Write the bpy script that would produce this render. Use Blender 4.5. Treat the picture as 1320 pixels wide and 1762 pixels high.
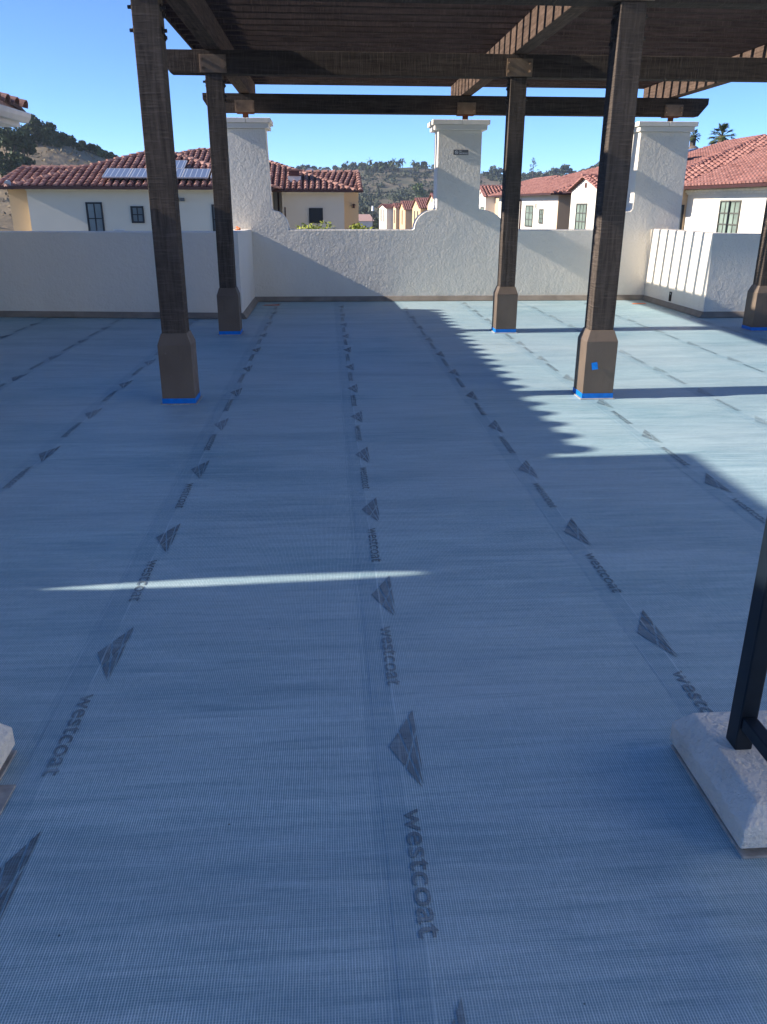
import bpy, math, random
from mathutils import Vector, Matrix
scene = bpy.context.scene
for o in list(bpy.data.objects): bpy.data.objects.remove(o)
COL = scene.collection
R = math.radians

# ------------------------------------------------------------ camera
cam = bpy.data.cameras.new('camera'); camo = bpy.data.objects.new('camera', cam); COL.objects.link(camo)
scene.camera = camo
PITCH, YAW, ROLL, CH = R(20.9), R(3.85), R(0.15), 1.5
fw = Vector((math.sin(YAW)*math.cos(PITCH), math.cos(YAW)*math.cos(PITCH), -math.sin(PITCH)))
rt = Vector((math.cos(YAW), -math.sin(YAW), 0)); up = rt.cross(fw)
rt2 = math.cos(ROLL)*rt + math.sin(ROLL)*up; up2 = -math.sin(ROLL)*rt + math.cos(ROLL)*up
m = Matrix((rt2, up2, -fw)).transposed().to_4x4(); m.translation = (0, 0, CH)
camo.matrix_world = m
cam.sensor_fit = 'VERTICAL'; cam.sensor_height = 24.0; cam.lens = 24.0*1388/1762
cam.clip_end = 6000; cam.clip_start = 0.05

# ------------------------------------------------------------ sky, sun, exposure
SUN = Vector((1, 0.04, -0.49)).normalized()          # travel direction of the light
w = bpy.data.worlds.new('World'); scene.world = w; w.use_nodes = True
nt = w.node_tree; bg = nt.nodes['Background']
sky = nt.nodes.new('ShaderNodeTexSky'); sky.sky_type = 'NISHITA'; sky.sun_disc = False
sky.sun_elevation = math.asin(-SUN.z); sky.sun_rotation = math.atan2(-SUN.x, -SUN.y) % (2*math.pi)
sky.air_density = 0.6; sky.dust_density = 0.0; sky.ozone_density = 7.0; sky.altitude = 2300
nt.links.new(sky.outputs[0], bg.inputs[0]); bg.inputs[1].default_value = 0.10
sd = bpy.data.lights.new('sun', 'SUN'); sd.energy = 3.3; sd.angle = R(0.5); sd.color = (1.0, 0.91, 0.79)
so = bpy.data.objects.new('sun', sd); COL.objects.link(so)
so.rotation_euler = SUN.to_track_quat('-Z', 'Y').to_euler(); so.location = (-20, 0, 20)
vs = scene.view_settings; vs.view_transform = 'Standard'; vs.look = 'None'; vs.gamma = 1; vs.use_curve_mapping = False
vs.exposure = 1.56
scene.render.engine = 'CYCLES'
scene.cycles.max_bounces = 6

# ------------------------------------------------------------ helpers
def link(o, parent=None):
    COL.objects.link(o)
    if parent is not None: o.parent = parent
    return o
def tag(o, label=None, cat=None, group=None, kind=None):
    if label: o['label'] = label
    if cat: o['category'] = cat
    if group: o['group'] = group
    if kind: o['kind'] = kind
    return o
def thing(name, loc, label, cat, group=None):
    o = bpy.data.objects.new(name, None); o.location = loc; o.empty_display_size = .2
    link(o); return tag(o, label, cat, group)

class MB:
    """collects faces in world coordinates; build() makes one mesh object"""
    def __init__(s): s.v = []; s.f = []; s.mi = []
    def add(s, vs_, fs, mi=0):
        b = len(s.v); s.v += [tuple(p) for p in vs_]
        for f in fs: s.f.append([b+i for i in f]); s.mi.append(mi)
        return s
    def box(s, x0, y0, z0, x1, y1, z1, mi=0):
        v = [(x0,y0,z0),(x1,y0,z0),(x1,y1,z0),(x0,y1,z0),(x0,y0,z1),(x1,y0,z1),(x1,y1,z1),(x0,y1,z1)]
        return s.add(v, [(0,3,2,1),(4,5,6,7),(0,1,5,4),(1,2,6,5),(2,3,7,6),(3,0,4,7)], mi)
    def obox(s, c, u, v, n, mi=0):
        """box with centre c and half-axis vectors u, v, n"""
        c, u, v, n = map(Vector, (c, u, v, n))
        P = [c-u-v-n, c+u-v-n, c+u+v-n, c-u+v-n, c-u-v+n, c+u-v+n, c+u+v+n, c-u+v+n]
        return s.add(P, [(0,3,2,1),(4,5,6,7),(0,1,5,4),(1,2,6,5),(2,3,7,6),(3,0,4,7)], mi)
    def prism(s, pts, d, mi=0):
        """polygon pts (3D) extruded by vector d"""
        n = len(pts); d = Vector(d); a = [Vector(p) for p in pts]; b = [p+d for p in a]
        return s.add(a+b, [list(range(n))[::-1], list(range(n, 2*n))] +
                     [(i, (i+1) % n, n+(i+1) % n, n+i) for i in range(n)], mi)
    def tube(s, p0, p1, r0, r1, k=8, cap=True, mi=0):
        p0, p1 = Vector(p0), Vector(p1); d = (p1-p0).normalized()
        a = d.orthogonal().normalized(); b = d.cross(a); V = []
        for p, r in ((p0, r0), (p1, r1)):
            for i in range(k):
                t = 2*math.pi*i/k; V.append(p+(a*math.cos(t)+b*math.sin(t))*r)
        F = [(i, (i+1) % k, k+(i+1) % k, k+i) for i in range(k)]
        if cap: F += [list(range(k))[::-1], list(range(k, 2*k))]
        return s.add(V, F, mi)
    def build(s, name, mat, parent=None, origin=None, bevel=0, seg=2, smooth=False):
        me = bpy.data.meshes.new(name)
        org = Vector(origin) if origin is not None else None
        if parent is not None and org is None: org = parent.location.copy() if parent.type == 'EMPTY' else Vector(parent.get('_o', (0, 0, 0)))
        if org is None: org = Vector((0, 0, 0))
        me.from_pydata([tuple(Vector(p)-org) for p in s.v], [], s.f)
        for mm in (mat if isinstance(mat, (list, tuple)) else [mat]): me.materials.append(mm)
        if isinstance(mat, (list, tuple)): me.polygons.foreach_set('material_index', s.mi)
        if smooth: me.polygons.foreach_set('use_smooth', [True]*len(me.polygons))
        me.update()
        o = bpy.data.objects.new(name, me)
        link(o, parent)
        porg = worldloc(parent) if parent is not None else Vector((0, 0, 0))
        o.location = org - porg
        if bevel:
            bm = o.modifiers.new('bevel', 'BEVEL'); bm.width = bevel; bm.segments = seg; bm.limit_method = 'ANGLE'
        return o
def boxes(name, mat, parent, *bs, bevel=0, origin=None):
    for q in bs:
        b = MB(); b.box(*q); b.build(name, mat, parent, bevel=bevel, origin=origin)
def worldloc(o):
    p = Vector((0, 0, 0))
    while o is not None: p = p + o.location; o = o.parent
    return p
def inst(src, name, loc_world, parent):
    o = bpy.data.objects.new(name, src.data)
    link(o, parent); o.location = Vector(loc_world) - worldloc(parent)
    for md in src.modifiers:
        b = o.modifiers.new(md.name, md.type); b.width = md.width; b.segments = md.segments; b.limit_method = 'ANGLE'
    return o

# ------------------------------------------------------------ materials
class NB:
    def __init__(s, name):
        s.m = bpy.data.materials.new(name); s.m.use_nodes = True; s.t = s.m.node_tree
        s.b = s.t.nodes['Principled BSDF']; s.b.inputs['Specular IOR Level'].default_value = .3
    def n(s, ty, **k):
        x = s.t.nodes.new(ty)
        for a, v in k.items():
            if a.startswith('i_'): x.inputs[a[2:].replace('_', ' ')].default_value = v
            else: setattr(x, a, v)
        return x
    def l(s, a, b): s.t.links.new(a, b)
    def math(s, op, a, b=None, c=None, clamp=False):
        x = s.n('ShaderNodeMath', operation=op, use_clamp=clamp)
        for i, q in enumerate((a, b, c)):
            if q is None: continue
            if isinstance(q, (int, float)): x.inputs[i].default_value = q
            else: s.l(q, x.inputs[i])
        return x.outputs[0]
    def mix(s, f, a, b, mode='MIX'):
        x = s.n('ShaderNodeMix', data_type='RGBA', blend_type=mode)
        for sock, q in ((x.inputs[0], f), (x.inputs[6], a), (x.inputs[7], b)):
            if isinstance(q, (int, float)): sock.default_value = q
            elif isinstance(q, tuple): sock.default_value = (*q, 1) if len(q) == 3 else q
            else: s.l(q, sock)
        return x.outputs[2]
    def coord(s, world=False, scale=(1, 1, 1), rand=False):
        if world: c = s.n('ShaderNodeNewGeometry').outputs['Position']
        else: c = s.n('ShaderNodeTexCoord').outputs['Object']
        mp = s.n('ShaderNodeMapping'); mp.inputs['Scale'].default_value = scale; s.l(c, mp.inputs[0])
        if rand:
            r = s.n('ShaderNodeObjectInfo').outputs['Random']
            v = s.n('ShaderNodeCombineXYZ'); s.l(s.math('MULTIPLY', r, 37.), v.inputs[0]); s.l(s.math('MULTIPLY', r, 91.), v.inputs[1]); s.l(s.math('MULTIPLY', r, 13.), v.inputs[2])
            s.l(v.outputs[0], mp.inputs['Location'])
        return mp.outputs[0]
    def noise(s, co, scale, detail=4, rough=.55, dist=0.):
        x = s.n('ShaderNodeTexNoise'); x.inputs['Scale'].default_value = scale
        x.inputs['Detail'].default_value = detail; x.inputs['Roughness'].default_value = rough; x.inputs['Distortion'].default_value = dist
        s.l(co, x.inputs['Vector']); return x.outputs[0]
    def ramp(s, v, lo, hi, a=0., b=1.):
        x = s.n('ShaderNodeMapRange'); x.clamp = True
        x.inputs[1].default_value = lo; x.inputs[2].default_value = hi; x.inputs[3].default_value = a; x.inputs[4].default_value = b
        s.l(v, x.inputs[0]); return x.outputs[0]
    def bump(s, h, strength, dist, prev=None):
        x = s.n('ShaderNodeBump'); x.inputs['Strength'].default_value = strength; x.inputs['Distance'].default_value = dist
        s.l(h, x.inputs['Height'])
        if prev is not None: s.l(prev, x.inputs['Normal'])
        return x.outputs[0]
    def out(s, col=None, rough=None, nrm=None):
        for k, q in (('Base Color', col), ('Roughness', rough), ('Normal', nrm)):
            if q is None: continue
            i = s.b.inputs[k]
            if isinstance(q, tuple): i.default_value = (*q, 1)
            elif isinstance(q, (int, float)): i.default_value = q
            else: s.l(q, i)
        return s.m

def plain(name, col, rough=.7, var=.12, sc=6., bump=0., metal=0.):
    b = NB(name); co = b.coord(world=True)
    n = b.noise(co, sc, 5)
    c = b.mix(b.ramp(n, .3, .7), tuple(x*(1-var) for x in col), tuple(min(1, x*(1+var)) for x in col))
    b.b.inputs['Metallic'].default_value = metal
    nr = b.bump(b.noise(co, sc*12, 3), .5, bump) if bump else None
    return b.out(c, rough, nr)

def stucco(name, col, fine=1.0, dirt=.25, bs=1.0):
    b = NB(name); co = b.coord(world=True)
    v = b.n('ShaderNodeTexVoronoi', feature='SMOOTH_F1'); v.inputs['Scale'].default_value = 42*fine
    wob = b.noise(co, 9, 3)
    wv = b.n('ShaderNodeVectorMath', operation='ADD'); b.l(co, wv.inputs[0])
    cv = b.n('ShaderNodeCombineXYZ'); [b.l(b.math('MULTIPLY', wob, .10), cv.inputs[i]) for i in range(3)]
    b.l(cv.outputs[0], wv.inputs[1]); b.l(wv.outputs[0], v.inputs['Vector'])
    n1 = b.noise(co, 30*fine, 6, .62); n2 = b.noise(co, 5, 4); n3 = b.noise(co, 1.3, 3)
    h = b.math('ADD', b.math('MULTIPLY', n1, .75), b.math('MULTIPLY', v.outputs['Distance'], .25))
    nr = b.bump(n3, .25*bs, .10)
    nr = b.bump(n2, .30*bs, .035, nr)
    nr = b.bump(b.noise(co, 17*fine, 4, .6), .55*bs, .016, nr)
    nr = b.bump(h, .9*bs, .012, nr)
    dn = b.noise(b.coord(world=True, scale=(1.2, 1.2, .35)), 2.2, 5, .6)
    sep = b.n('ShaderNodeSeparateXYZ'); b.l(co, sep.inputs[0])
    low = b.ramp(sep.outputs[2], .0, .45, 1., .25)
    f = b.math('MULTIPLY', b.ramp(dn, .42, .72), low)
    c = b.mix(b.math('MULTIPLY', f, dirt), col, tuple(x*k for x, k in zip(col, (.62, .56, .50))))
    c = b.mix(b.ramp(n1, .35, .65, 0, .14), c, tuple(x*.86 for x in col))
    return b.out(c, .92, nr)

def wood(name, axis, col=(.068, .053, .044), painted=True):
    """rough-sawn timber: grain along axis, saw marks across it"""
    b = NB(name)
    lon = [14., 14., 14.]; lon[axis] = 1.1
    crs = [5., 5., 5.]; crs[axis] = 75.
    g = b.noise(b.coord(scale=tuple(lon), rand=True), 2.4, 6, .6, .6)
    s_ = b.noise(b.coord(scale=tuple(crs), rand=True), 1.0, 3, .6)
    big = b.noise(b.coord(rand=True), 1.6, 3)
    k = b.n('ShaderNodeTexVoronoi', feature='F1'); k.inputs['Scale'].default_value = 1.0
    kc = [3.6, 3.6, 3.6]; kc[axis] = 1.3
    b.l(b.coord(scale=tuple(kc), rand=True), k.inputs['Vector'])
    kn = b.ramp(k.outputs['Distance'], .05, .13, 1., 0.)
    c = b.mix(b.ramp(g, .35, .68), tuple(x*.55 for x in col), tuple(x*1.35 for x in col))
    c = b.mix(b.math('MULTIPLY', b.ramp(s_, .52, .72), .42), c, tuple(min(1, x*2.4) for x in col))
    c = b.mix(b.ramp(big, .35, .7, 0, .4), c, (col[0]*.8, col[1]*.85, col[2]*.95))
    c = b.mix(b.math('MULTIPLY', kn, .7), c, tuple(x*.3 for x in col))
    nr = b.bump(s_, .85, .018); nr = b.bump(g, .75, .012, nr)
    b.b.inputs['Specular IOR Level'].default_value = .12
    return b.out(c, .95, nr)

def membrane(name, printed=False):
    """woven scrim waterproofing sheet, threads every 6 mm both ways"""
    b = NB(name); co = b.coord(world=True)
    sep = b.n('ShaderNodeSeparateXYZ'); b.l(co, sep.inputs[0]); X, Y = sep.outputs[0], sep.outputs[1]
    wv = b.noise(b.coord(world=True, scale=(1, .5, 1)), 3.0, 2)
    Xw = b.math('ADD', X, b.math('MULTIPLY', wv, .012))
    def thr(c, pitch, wdt):
        f = b.math('FRACT', b.math('DIVIDE', c, pitch))
        return b.ramp(b.math('ABSOLUTE', b.math('SUBTRACT', f, .5)), wdt*.55, wdt*1.25, 1., 0.)
    tx = b.math('MULTIPLY', thr(Xw, .0062, .20), b.ramp(b.noise(b.coord(world=True, scale=(160., 22., 1)), 1.0, 3, .6), .30, .60, .45, 1.0))
    ty = thr(b.math('ADD', Y, b.math('MULTIPLY', wv, .01)), .0058, .17)
    mot = b.noise(b.coord(world=True, scale=(.45, 1.1, 1)), 2.0, 6, .62)
    st = b.noise(b.coord(world=True, scale=(.55, 9., 1)), 2.2, 5, .65, .8)
    st2 = b.noise(b.coord(world=True, scale=(1.6, 30., 1)), 1.5, 4, .6)
    band = b.noise(b.coord(world=True, scale=(.35, 2.4, 1)), 1.5, 5, .6, .5)
    fine = b.noise(co, 160, 3)
    # woven gaps: dark resin; threads: paler glass fibre
    gap = b.mix(b.ramp(mot, .3, .7), (.10, .255, .31), (.165, .335, .39))
    gap = b.mix(b.ramp(st, .42, .62, 0, .55), gap, (.30, .47, .52))
    gap = b.mix(b.ramp(fine, .3, .7, 0, .4), gap, (.07, .15, .20))
    tcol = b.mix(b.ramp(st2, .35, .65), (.72, .88, .92), (.82, .94, .95))
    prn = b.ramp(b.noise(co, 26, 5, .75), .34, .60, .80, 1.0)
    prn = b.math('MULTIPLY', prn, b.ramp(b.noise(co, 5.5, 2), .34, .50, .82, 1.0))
    prn = b.math('MULTIPLY', prn, b.ramp(X, 1.9, 2.8, 1., .55))  # print thinned towards the right, painting in the sun glare there
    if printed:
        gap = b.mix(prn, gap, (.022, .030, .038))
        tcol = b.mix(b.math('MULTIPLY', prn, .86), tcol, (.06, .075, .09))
    c = b.mix(b.math('MULTIPLY', ty, b.ramp(mot, .3, .7, .12, .42)), gap, tcol)
    c = b.mix(b.math('MULTIPLY', tx, b.ramp(st, .3, .7, .65, 1.)), c, tcol)
    # scuffs, resin pools, broad crosswise bands, lapped edges
    sc = b.ramp(b.noise(b.coord(world=True, scale=(.7, 2.6, 1)), 1.1, 6, .7, 1.2), .58, .72, 0, .28)
    c = b.mix(sc, c, (.50, .62, .65))
    dk = b.ramp(b.noise(b.coord(world=True, scale=(.8, 1.6, 1)), .9, 5, .6), .50, .70, 0, .45)
    c = b.mix(b.math('MULTIPLY', dk, .7), c, (.09, .25, .33))
    bl = b.noise(b.coord(world=True, scale=(.5, .9, 1)), .7, 3, .5)
    c = b.mix(b.ramp(bl, .35, .65, 0, .45), c, (.46, .52, .54))
    c = b.mix(b.ramp(band, .38, .5, .18, 0), c, (.10, .21, .28))
    c = b.mix(b.ramp(band, .55, .68, 0, .13), c, (.50, .62, .68))
    hs_ = b.noise(b.coord(world=True, scale=(2.2, 26., 1)), 1.3, 6, .7, .4)
    c = b.mix(b.ramp(hs_, .50, .68, 0, .30), c, (.52, .66, .71))
    c = b.mix(b.ramp(hs_, .30, .46, .30, 0), c, (.08, .20, .28))
    gr = b.noise(co, 420, 2, .6)
    c = b.mix(b.ramp(gr, .35, .65, .16, 0), c, (.05, .13, .19))
    sx = b.math('MULTIPLY', b.math('FRACT', b.math('DIVIDE', b.math('SUBTRACT', b.math('ADD', X, 20.), .115), .9985)), .9985)
    brk = b.ramp(b.noise(b.coord(world=True, scale=(1, 1.2, 1)), 2.2, 4), .42, .58)
    lap = b.math('MULTIPLY', b.ramp(sx, .0, .10, 1., 1.), b.math('LESS_THAN', sx, .095))
    c = b.mix(b.math('MULTIPLY', lap, .16), c, (.05, .17, .27))
    for pos, wd_, am in ((.095, .0035, .5), (.010, .003, .35), (.45, .0022, .22), (.055, .002, .2)):
        ln = b.ramp(b.math('ABSOLUTE', b.math('SUBTRACT', b.math('ADD', sx, b.math('MULTIPLY', b.math('SUBTRACT', wv, .5), .03)), pos)), 0, wd_, am, 0)
        c = b.mix(b.math('MULTIPLY', ln, brk), c, (.62, .76, .80))
    spk = b.n('ShaderNodeTexVoronoi', feature='F1'); spk.inputs['Scale'].default_value = 5.5; b.l(co, spk.inputs['Vector'])
    c = b.mix(b.ramp(spk.outputs['Distance'], .012, .020, .75, 0), c, (.02, .035, .05))
    h = b.math('ADD', b.math('MULTIPLY', tx, .5), b.math('MULTIPLY', ty, .4))
    nr = b.bump(b.noise(b.coord(world=True, scale=(.6, 2.2, 1)), 1.6, 4), .45, .04)
    nr = b.bump(st, .35, .012, nr)
    nr = b.bump(h, .35, .0012, nr)
    b.b.inputs['Specular IOR Level'].default_value = .35
    return b.out(c, b.ramp(st, .3, .7, .42, .68), nr)

def tilemat(name, dark, light, warm):
    b = NB(name); g = b.n('ShaderNodeNewGeometry')
    co = b.coord(world=True)
    c = b.mix(g.outputs['Random Per Island'], dark, light)
    c = b.mix(b.ramp(b.noise(co, 1.7, 4), .4, .7, 0, .6), c, warm)
    c = b.mix(b.ramp(b.noise(co, 14, 4), .5, .75, 0, .35), c, tuple(x*.5 for x in dark))
    return b.out(c, .8, b.bump(b.noise(co, 40, 3), .4, .01))

def leafmat(name, a, bcol, sc=.6):
    b = NB(name); g = b.n('ShaderNodeNewGeometry'); co = b.coord(world=True)
    c = b.mix(g.outputs['Random Per Island'], a, bcol)
    c = b.mix(b.ramp(b.noise(co, sc, 3), .35, .65, 0, .5), c, tuple(x*.7 for x in a))
    b.b.inputs['Specular IOR Level'].default_value = .2
    m_ = b.out(c, .7)
    return m_

M = {}
M['stucco'] = stucco('white_stucco', (.82, .76, .67))
M['stucco_smooth'] = stucco('cap_stucco', (.82, .77, .70), 1.6, .15, .35)
M['kerb'] = stucco('kerb_stucco', (.84, .80, .72), 2.2, .7, 1.25)
M['wood_z'] = wood('sawn_wood_upright', 2, (.092, .073, .060))
M['wood_x'] = wood('sawn_wood_across', 0)
M['wood_y'] = wood('sawn_wood_lengthwise', 1, (.115, .078, .060))
M['slat'] = wood('sawn_wood_slat', 0, (.085, .058, .048))
def wrapmat():
    b = NB('brown_paint'); co = b.coord(world=True)
    c = b.mix(b.ramp(b.noise(co, 3., 5), .3, .7), (.120, .090, .068), (.175, .132, .100))
    c = b.mix(b.ramp(b.noise(co, 38, 5, .75), .66, .74, 0, .6), c, (.42, .36, .30))
    c = b.mix(b.ramp(b.noise(b.coord(world=True, scale=(6, 6, 1.2)), 3, 5, .7), .55, .75, 0, .5), c, (.085, .066, .052))
    return b.out(c, b.ramp(b.noise(co, 12, 4), .3, .7, .45, .75), b.bump(b.noise(co, 30, 4), .5, .003))
M['wrap'] = wrapmat()
M['plate'] = plain('painted_steel_plate', (.20, .14, .095), .5, .25, 9., .002)
M['bolt'] = plain('dark_bolt', (.035, .028, .025), .5)
M['rust'] = plain('rusty_steel', (.16, .06, .03), .8, .4, 20.)
M['tape'] = plain('blue_tape', (.0, .17, .62), .5, .12, 30., .001)
M['tape_dark'] = plain('blue_tape_dull', (.0, .13, .48), .5, .12, 30., .001)
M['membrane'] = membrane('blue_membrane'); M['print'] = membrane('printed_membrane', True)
M['flash'] = plain('metal_flashing', (.23, .20, .17), .55, .25, 4., .002)
M['caulk'] = plain('pale_caulk', (.36, .35, .33), .8, .3, 20.)
M['deck'] = plain('deck_base', (.12, .14, .16), .8)
M['metal'] = plain('dark_gate_metal', (.010, .016, .024), .35, .2, 8.)
M['orange'] = plain('orange_paint', (.72, .20, .08), .8, .3, 40.)
M['sign'] = plain('sign_grey', (.10, .11, .12), .5)
M['signink'] = plain('sign_letter', (.62, .64, .66), .6)
M['hole'] = plain('dark_opening', (.03, .025, .02), .9)
M['cream'] = plain('cream_render', (.66, .61, .50), .9, .05, .5, .004)
M['white_r'] = plain('pale_render', (.66, .63, .56), .9, .05, .5, .004)
M['orange_r'] = plain('orange_render', (.66, .47, .27), .9, .06, .5, .004)
M['peach_r'] = plain('peach_render', (.62, .45, .29), .9, .06, .5, .004)
M['yellow_r'] = plain('yellow_render', (.66, .54, .36), .9, .06, .5, .004)
M['tile'] = tilemat('clay_tiles', (.18, .080, .062), (.38, .20, .155), (.46, .28, .23))
M['tile2'] = tilemat('red_clay_tiles', (.20, .085, .070), (.40, .185, .150), (.45, .24, .20))
M['tile_shaded'] = tilemat('shaded_clay_tiles', (.06, .035, .028), (.13, .075, .055), (.16, .11, .085))  # same clay darkened, painting in the hip tiles' shaded side
M['pan'] = plain('tile_pan', (.10, .040, .034), .85)
M['gutter'] = plain('brown_gutter', (.055, .022, .018), .5)
M['gutter_w'] = plain('white_gutter', (.62, .61, .60), .5, .06)
M['mortar'] = plain('pink_mortar', (.48, .30, .25), .9, .2, 20.)
M['wframe'] = plain('dark_window_frame', (.018, .022, .028), .4)
M['wframe_g'] = plain('grey_window_frame', (.10, .10, .09), .5)
M['glass'] = plain('window_glass', (.15, .19, .205), .12, .4, .8)
M['glass_g'] = plain('pale_window_glass', (.22, .28, .24), .1, .3, 1.5)
M['grey'] = plain('grey_fitting', (.45, .45, .45), .6)
M['trim'] = plain('pale_trim', (.72, .69, .62), .8)
M['pole'] = plain('dark_pole', (.04, .04, .04), .6)
M['bark'] = plain('bark', (.11, .085, .065), .9, .3, 3.)
M['grass'] = None
M['leaf_oak'] = leafmat('oak_leaves', (.035, .055, .022), (.085, .115, .05))
M['leaf_pine'] = leafmat('conifer_leaves', (.028, .050, .026), (.06, .085, .045))
M['leaf_scrub'] = leafmat('scrub_leaves', (.045, .062, .038), (.12, .13, .075), .05)
M['leaf_lime'] = leafmat('lime_leaves', (.24, .28, .04), (.42, .44, .08))
M['leaf_light'] = leafmat('light_leaves', (.09, .13, .05), (.18, .22, .09))
M['leaf_palm'] = leafmat('palm_fronds', (.04, .065, .022), (.13, .155, .06))
M['leaf_far'] = leafmat('far_leaves', (.05, .072, .052), (.11, .13, .085))

def solar():
    b = NB('solar_cells'); tc = b.n('ShaderNodeTexCoord').outputs['Object']
    sep = b.n('ShaderNodeSeparateXYZ'); b.l(tc, sep.inputs[0])
    f = b.math('ABSOLUTE', b.math('SUBTRACT', b.math('FRACT', b.math('MULTIPLY', sep.outputs[0], 5.0)), .5))
    ln = b.ramp(f, .42, .47, 0, .8)
    return b.out(b.mix(ln, (.13, .17, .26), (.5, .54, .6)), .25)
M['solar'] = solar()

def hillmat(name, grass, scrub, road):
    b = NB(name); co = b.coord(world=True)
    n = b.noise(co, .035, 6, .6, .5); n2 = b.noise(co, .4, 5, .6)
    c = b.mix(b.ramp(n, .42, .60), grass, scrub)
    c = b.mix(b.ramp(n2, .35, .7, 0, .5), c, tuple(x*.6 for x in grass))
    return b.out(c, .95, b.bump(n2, .6, .6))
M['grass'] = hillmat('dry_grass', (.28, .215, .135), (.20, .155, .095), None)
M['farhill'] = hillmat('scrub_hillside', (.10, .10, .062), (.21, .165, .115), None)
M['ground'] = hillmat('valley_ground', (.10, .11, .07), (.16, .14, .10), None)
M['road'] = plain('asphalt', (.10, .10, .10), .9)

# ------------------------------------------------------------ terrain (large structure first)
def sst(a, b, x):
    t = max(0, min(1, (x-a)/(b-a))); return t*t*(3-2*t)
def wav(x, y, s=1.):
    return (math.sin(x*.031*s+1.3)*math.cos(y*.027*s+.4)+.5*math.sin(x*.083*s+y*.05*s)+.25*math.sin(x*.19*s-y*.13*s))
def farh(x, y):
    top = 14.8+2.2*math.sin(x*.016+.6)+1.2*math.sin(x*.05)
    a = sst(255, 330, y)*.45+sst(345, 450, y)*.55
    z = -8+(top+8)*a-sst(520, 800, y)*10
    return z+wav(x, y)*1.3*a
def lefth(x, y):
    # grassy spur on the left, its crest running down to the right
    crest = 18.9-3.8*sst(-44, -31, x)-10*sst(-31, 5, x)-7
    fy = sst(70, 146, y)*(1-sst(165, 235, y))
    return (crest+7)*fy+wav(x, y, 2)*.3*fy
def ground_z(x, y):
    return max(farh(x, y), -8+lefth(x, y)) if y > 70 else -8.
def terrain(name, x0, x1, y0, y1, nx, ny, fn, mat):
    b = MB(); V = [(x0+(x1-x0)*i/nx, y0+(y1-y0)*j/ny) for j in range(ny+1) for i in range(nx+1)]
    b.add([(x, y, fn(x, y)) for x, y in V], [(j*(nx+1)+i, j*(nx+1)+i+1, (j+1)*(nx+1)+i+1, (j+1)*(nx+1)+i) for j in range(ny) for i in range(nx)])
    o = b.build(name, mat, smooth=True); return tag(o, kind='structure')
g = MB(); g.box(-3000, -1500, -8.6, 3000, 4000, -8.3)
tag(g.build('ground', M['ground']), 'valley floor below the rooftop deck', None, None, 'structure')
tag(terrain('hillside', -520, 560, 246, 900, 180, 110, farh, M['farhill']), 'distant scrub covered hillside across the valley')
tag(terrain('grassy_hill', -190, 30, 70, 240, 110, 90, lambda x, y: -8.4+lefth(x, y), M['grass']), 'dry brown grass hill rising on the left')
# cut road across the distant hillside
def ribbon(name, pts, wdt, mat, dz=.25):
    b = MB(); V = []
    for i, p in enumerate(pts):
        x, y = p; z = farh(x, y)+dz
        V += [(x, y-wdt/2, z), (x, y+wdt/2, z)]
    b.add(V, [(2*i, 2*i+2, 2*i+3, 2*i+1) for i in range(len(pts)-1)])
    return tag(b.build(name, mat), kind='structure')
tag(ribbon('road', [(x, 332+.03*x+4*math.sin(x*.02)) for x in range(-200, 200, 6)], 7, plain('pale_road', (.34, .33, .31), .9), .5), 'pale road cut across the far hillside')
tag(ribbon('path', [(x, 372-.12*x+5*math.sin(x*.05)) for x in range(20, 110, 4)], 3, plain('pale_track', (.36, .31, .26), .9), .5), 'pale track on the far slope')
tag(ribbon('valley_road', [(x, 262+2*math.sin(x*.02)) for x in range(-60, 90, 5)], 9, M['road'], .4), 'grey road at the foot of the far hill')

# ------------------------------------------------------------ deck, membrane sheets and prints
d = MB(); d.box(-9, -7, -8.3, 12, 14.2, -.006)
deck = tag(d.build('floor', M['deck']), 'rooftop deck covered in blue waterproofing sheets', None, None, 'structure')
SEAMS = [-6.05+0*1, -5.03, -4.01, -2.97, -1.91, -.89, .11, 1.09, 2.10, 3.10, 4.10, 5.10, 6.10, 7.1, 8.1]
for a, c in zip(SEAMS[:-1], SEAMS[1:]):
    b = MB(); xs = [a, a+.004, a+.02, a+.06, a+.10, (a+c)/2, c-.02, c+.0]
    zs = [.0013, .0021, .0021, .0019, .0016, .0015, .0013, .0012]
    ys = [-1.0, 1.5, 3.0, 5.0, 7.5, 10, 13.66]
    V = [(x+.004*math.sin(y*1.7), y, z) for y in ys for x, z in zip(xs, zs)]; n = len(xs)
    b.add(V, [(j*n+i, j*n+i+1, (j+1)*n+i+1, (j+1)*n+i) for j in range(len(ys)-1) for i in range(n-1)])
    b.build('membrane_sheet', M['membrane'], deck, origin=(0, 0, 0))

def text_mesh(s, size, name, mat, spacing=1.0, off=0.):
    cu = bpy.data.curves.new(name, 'FONT'); cu.body = s; cu.size = size; cu.space_character = spacing; cu.offset = off
    cu.resolution_u = 4
    t = bpy.data.objects.new(name, cu); COL.objects.link(t); bpy.context.view_layer.update()
    me = bpy.data.meshes.new_from_object(t.evaluated_get(bpy.context.evaluated_depsgraph_get()))
    bpy.data.objects.remove(t); me.materials.clear(); me.materials.append(mat); me.name = name
    return me
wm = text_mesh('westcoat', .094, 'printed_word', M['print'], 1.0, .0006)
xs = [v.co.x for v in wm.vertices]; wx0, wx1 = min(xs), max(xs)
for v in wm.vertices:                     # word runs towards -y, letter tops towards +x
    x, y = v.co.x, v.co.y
    v.co = (y*.86, -(x-wx0)/(wx1-wx0)*.405, 0)
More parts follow.
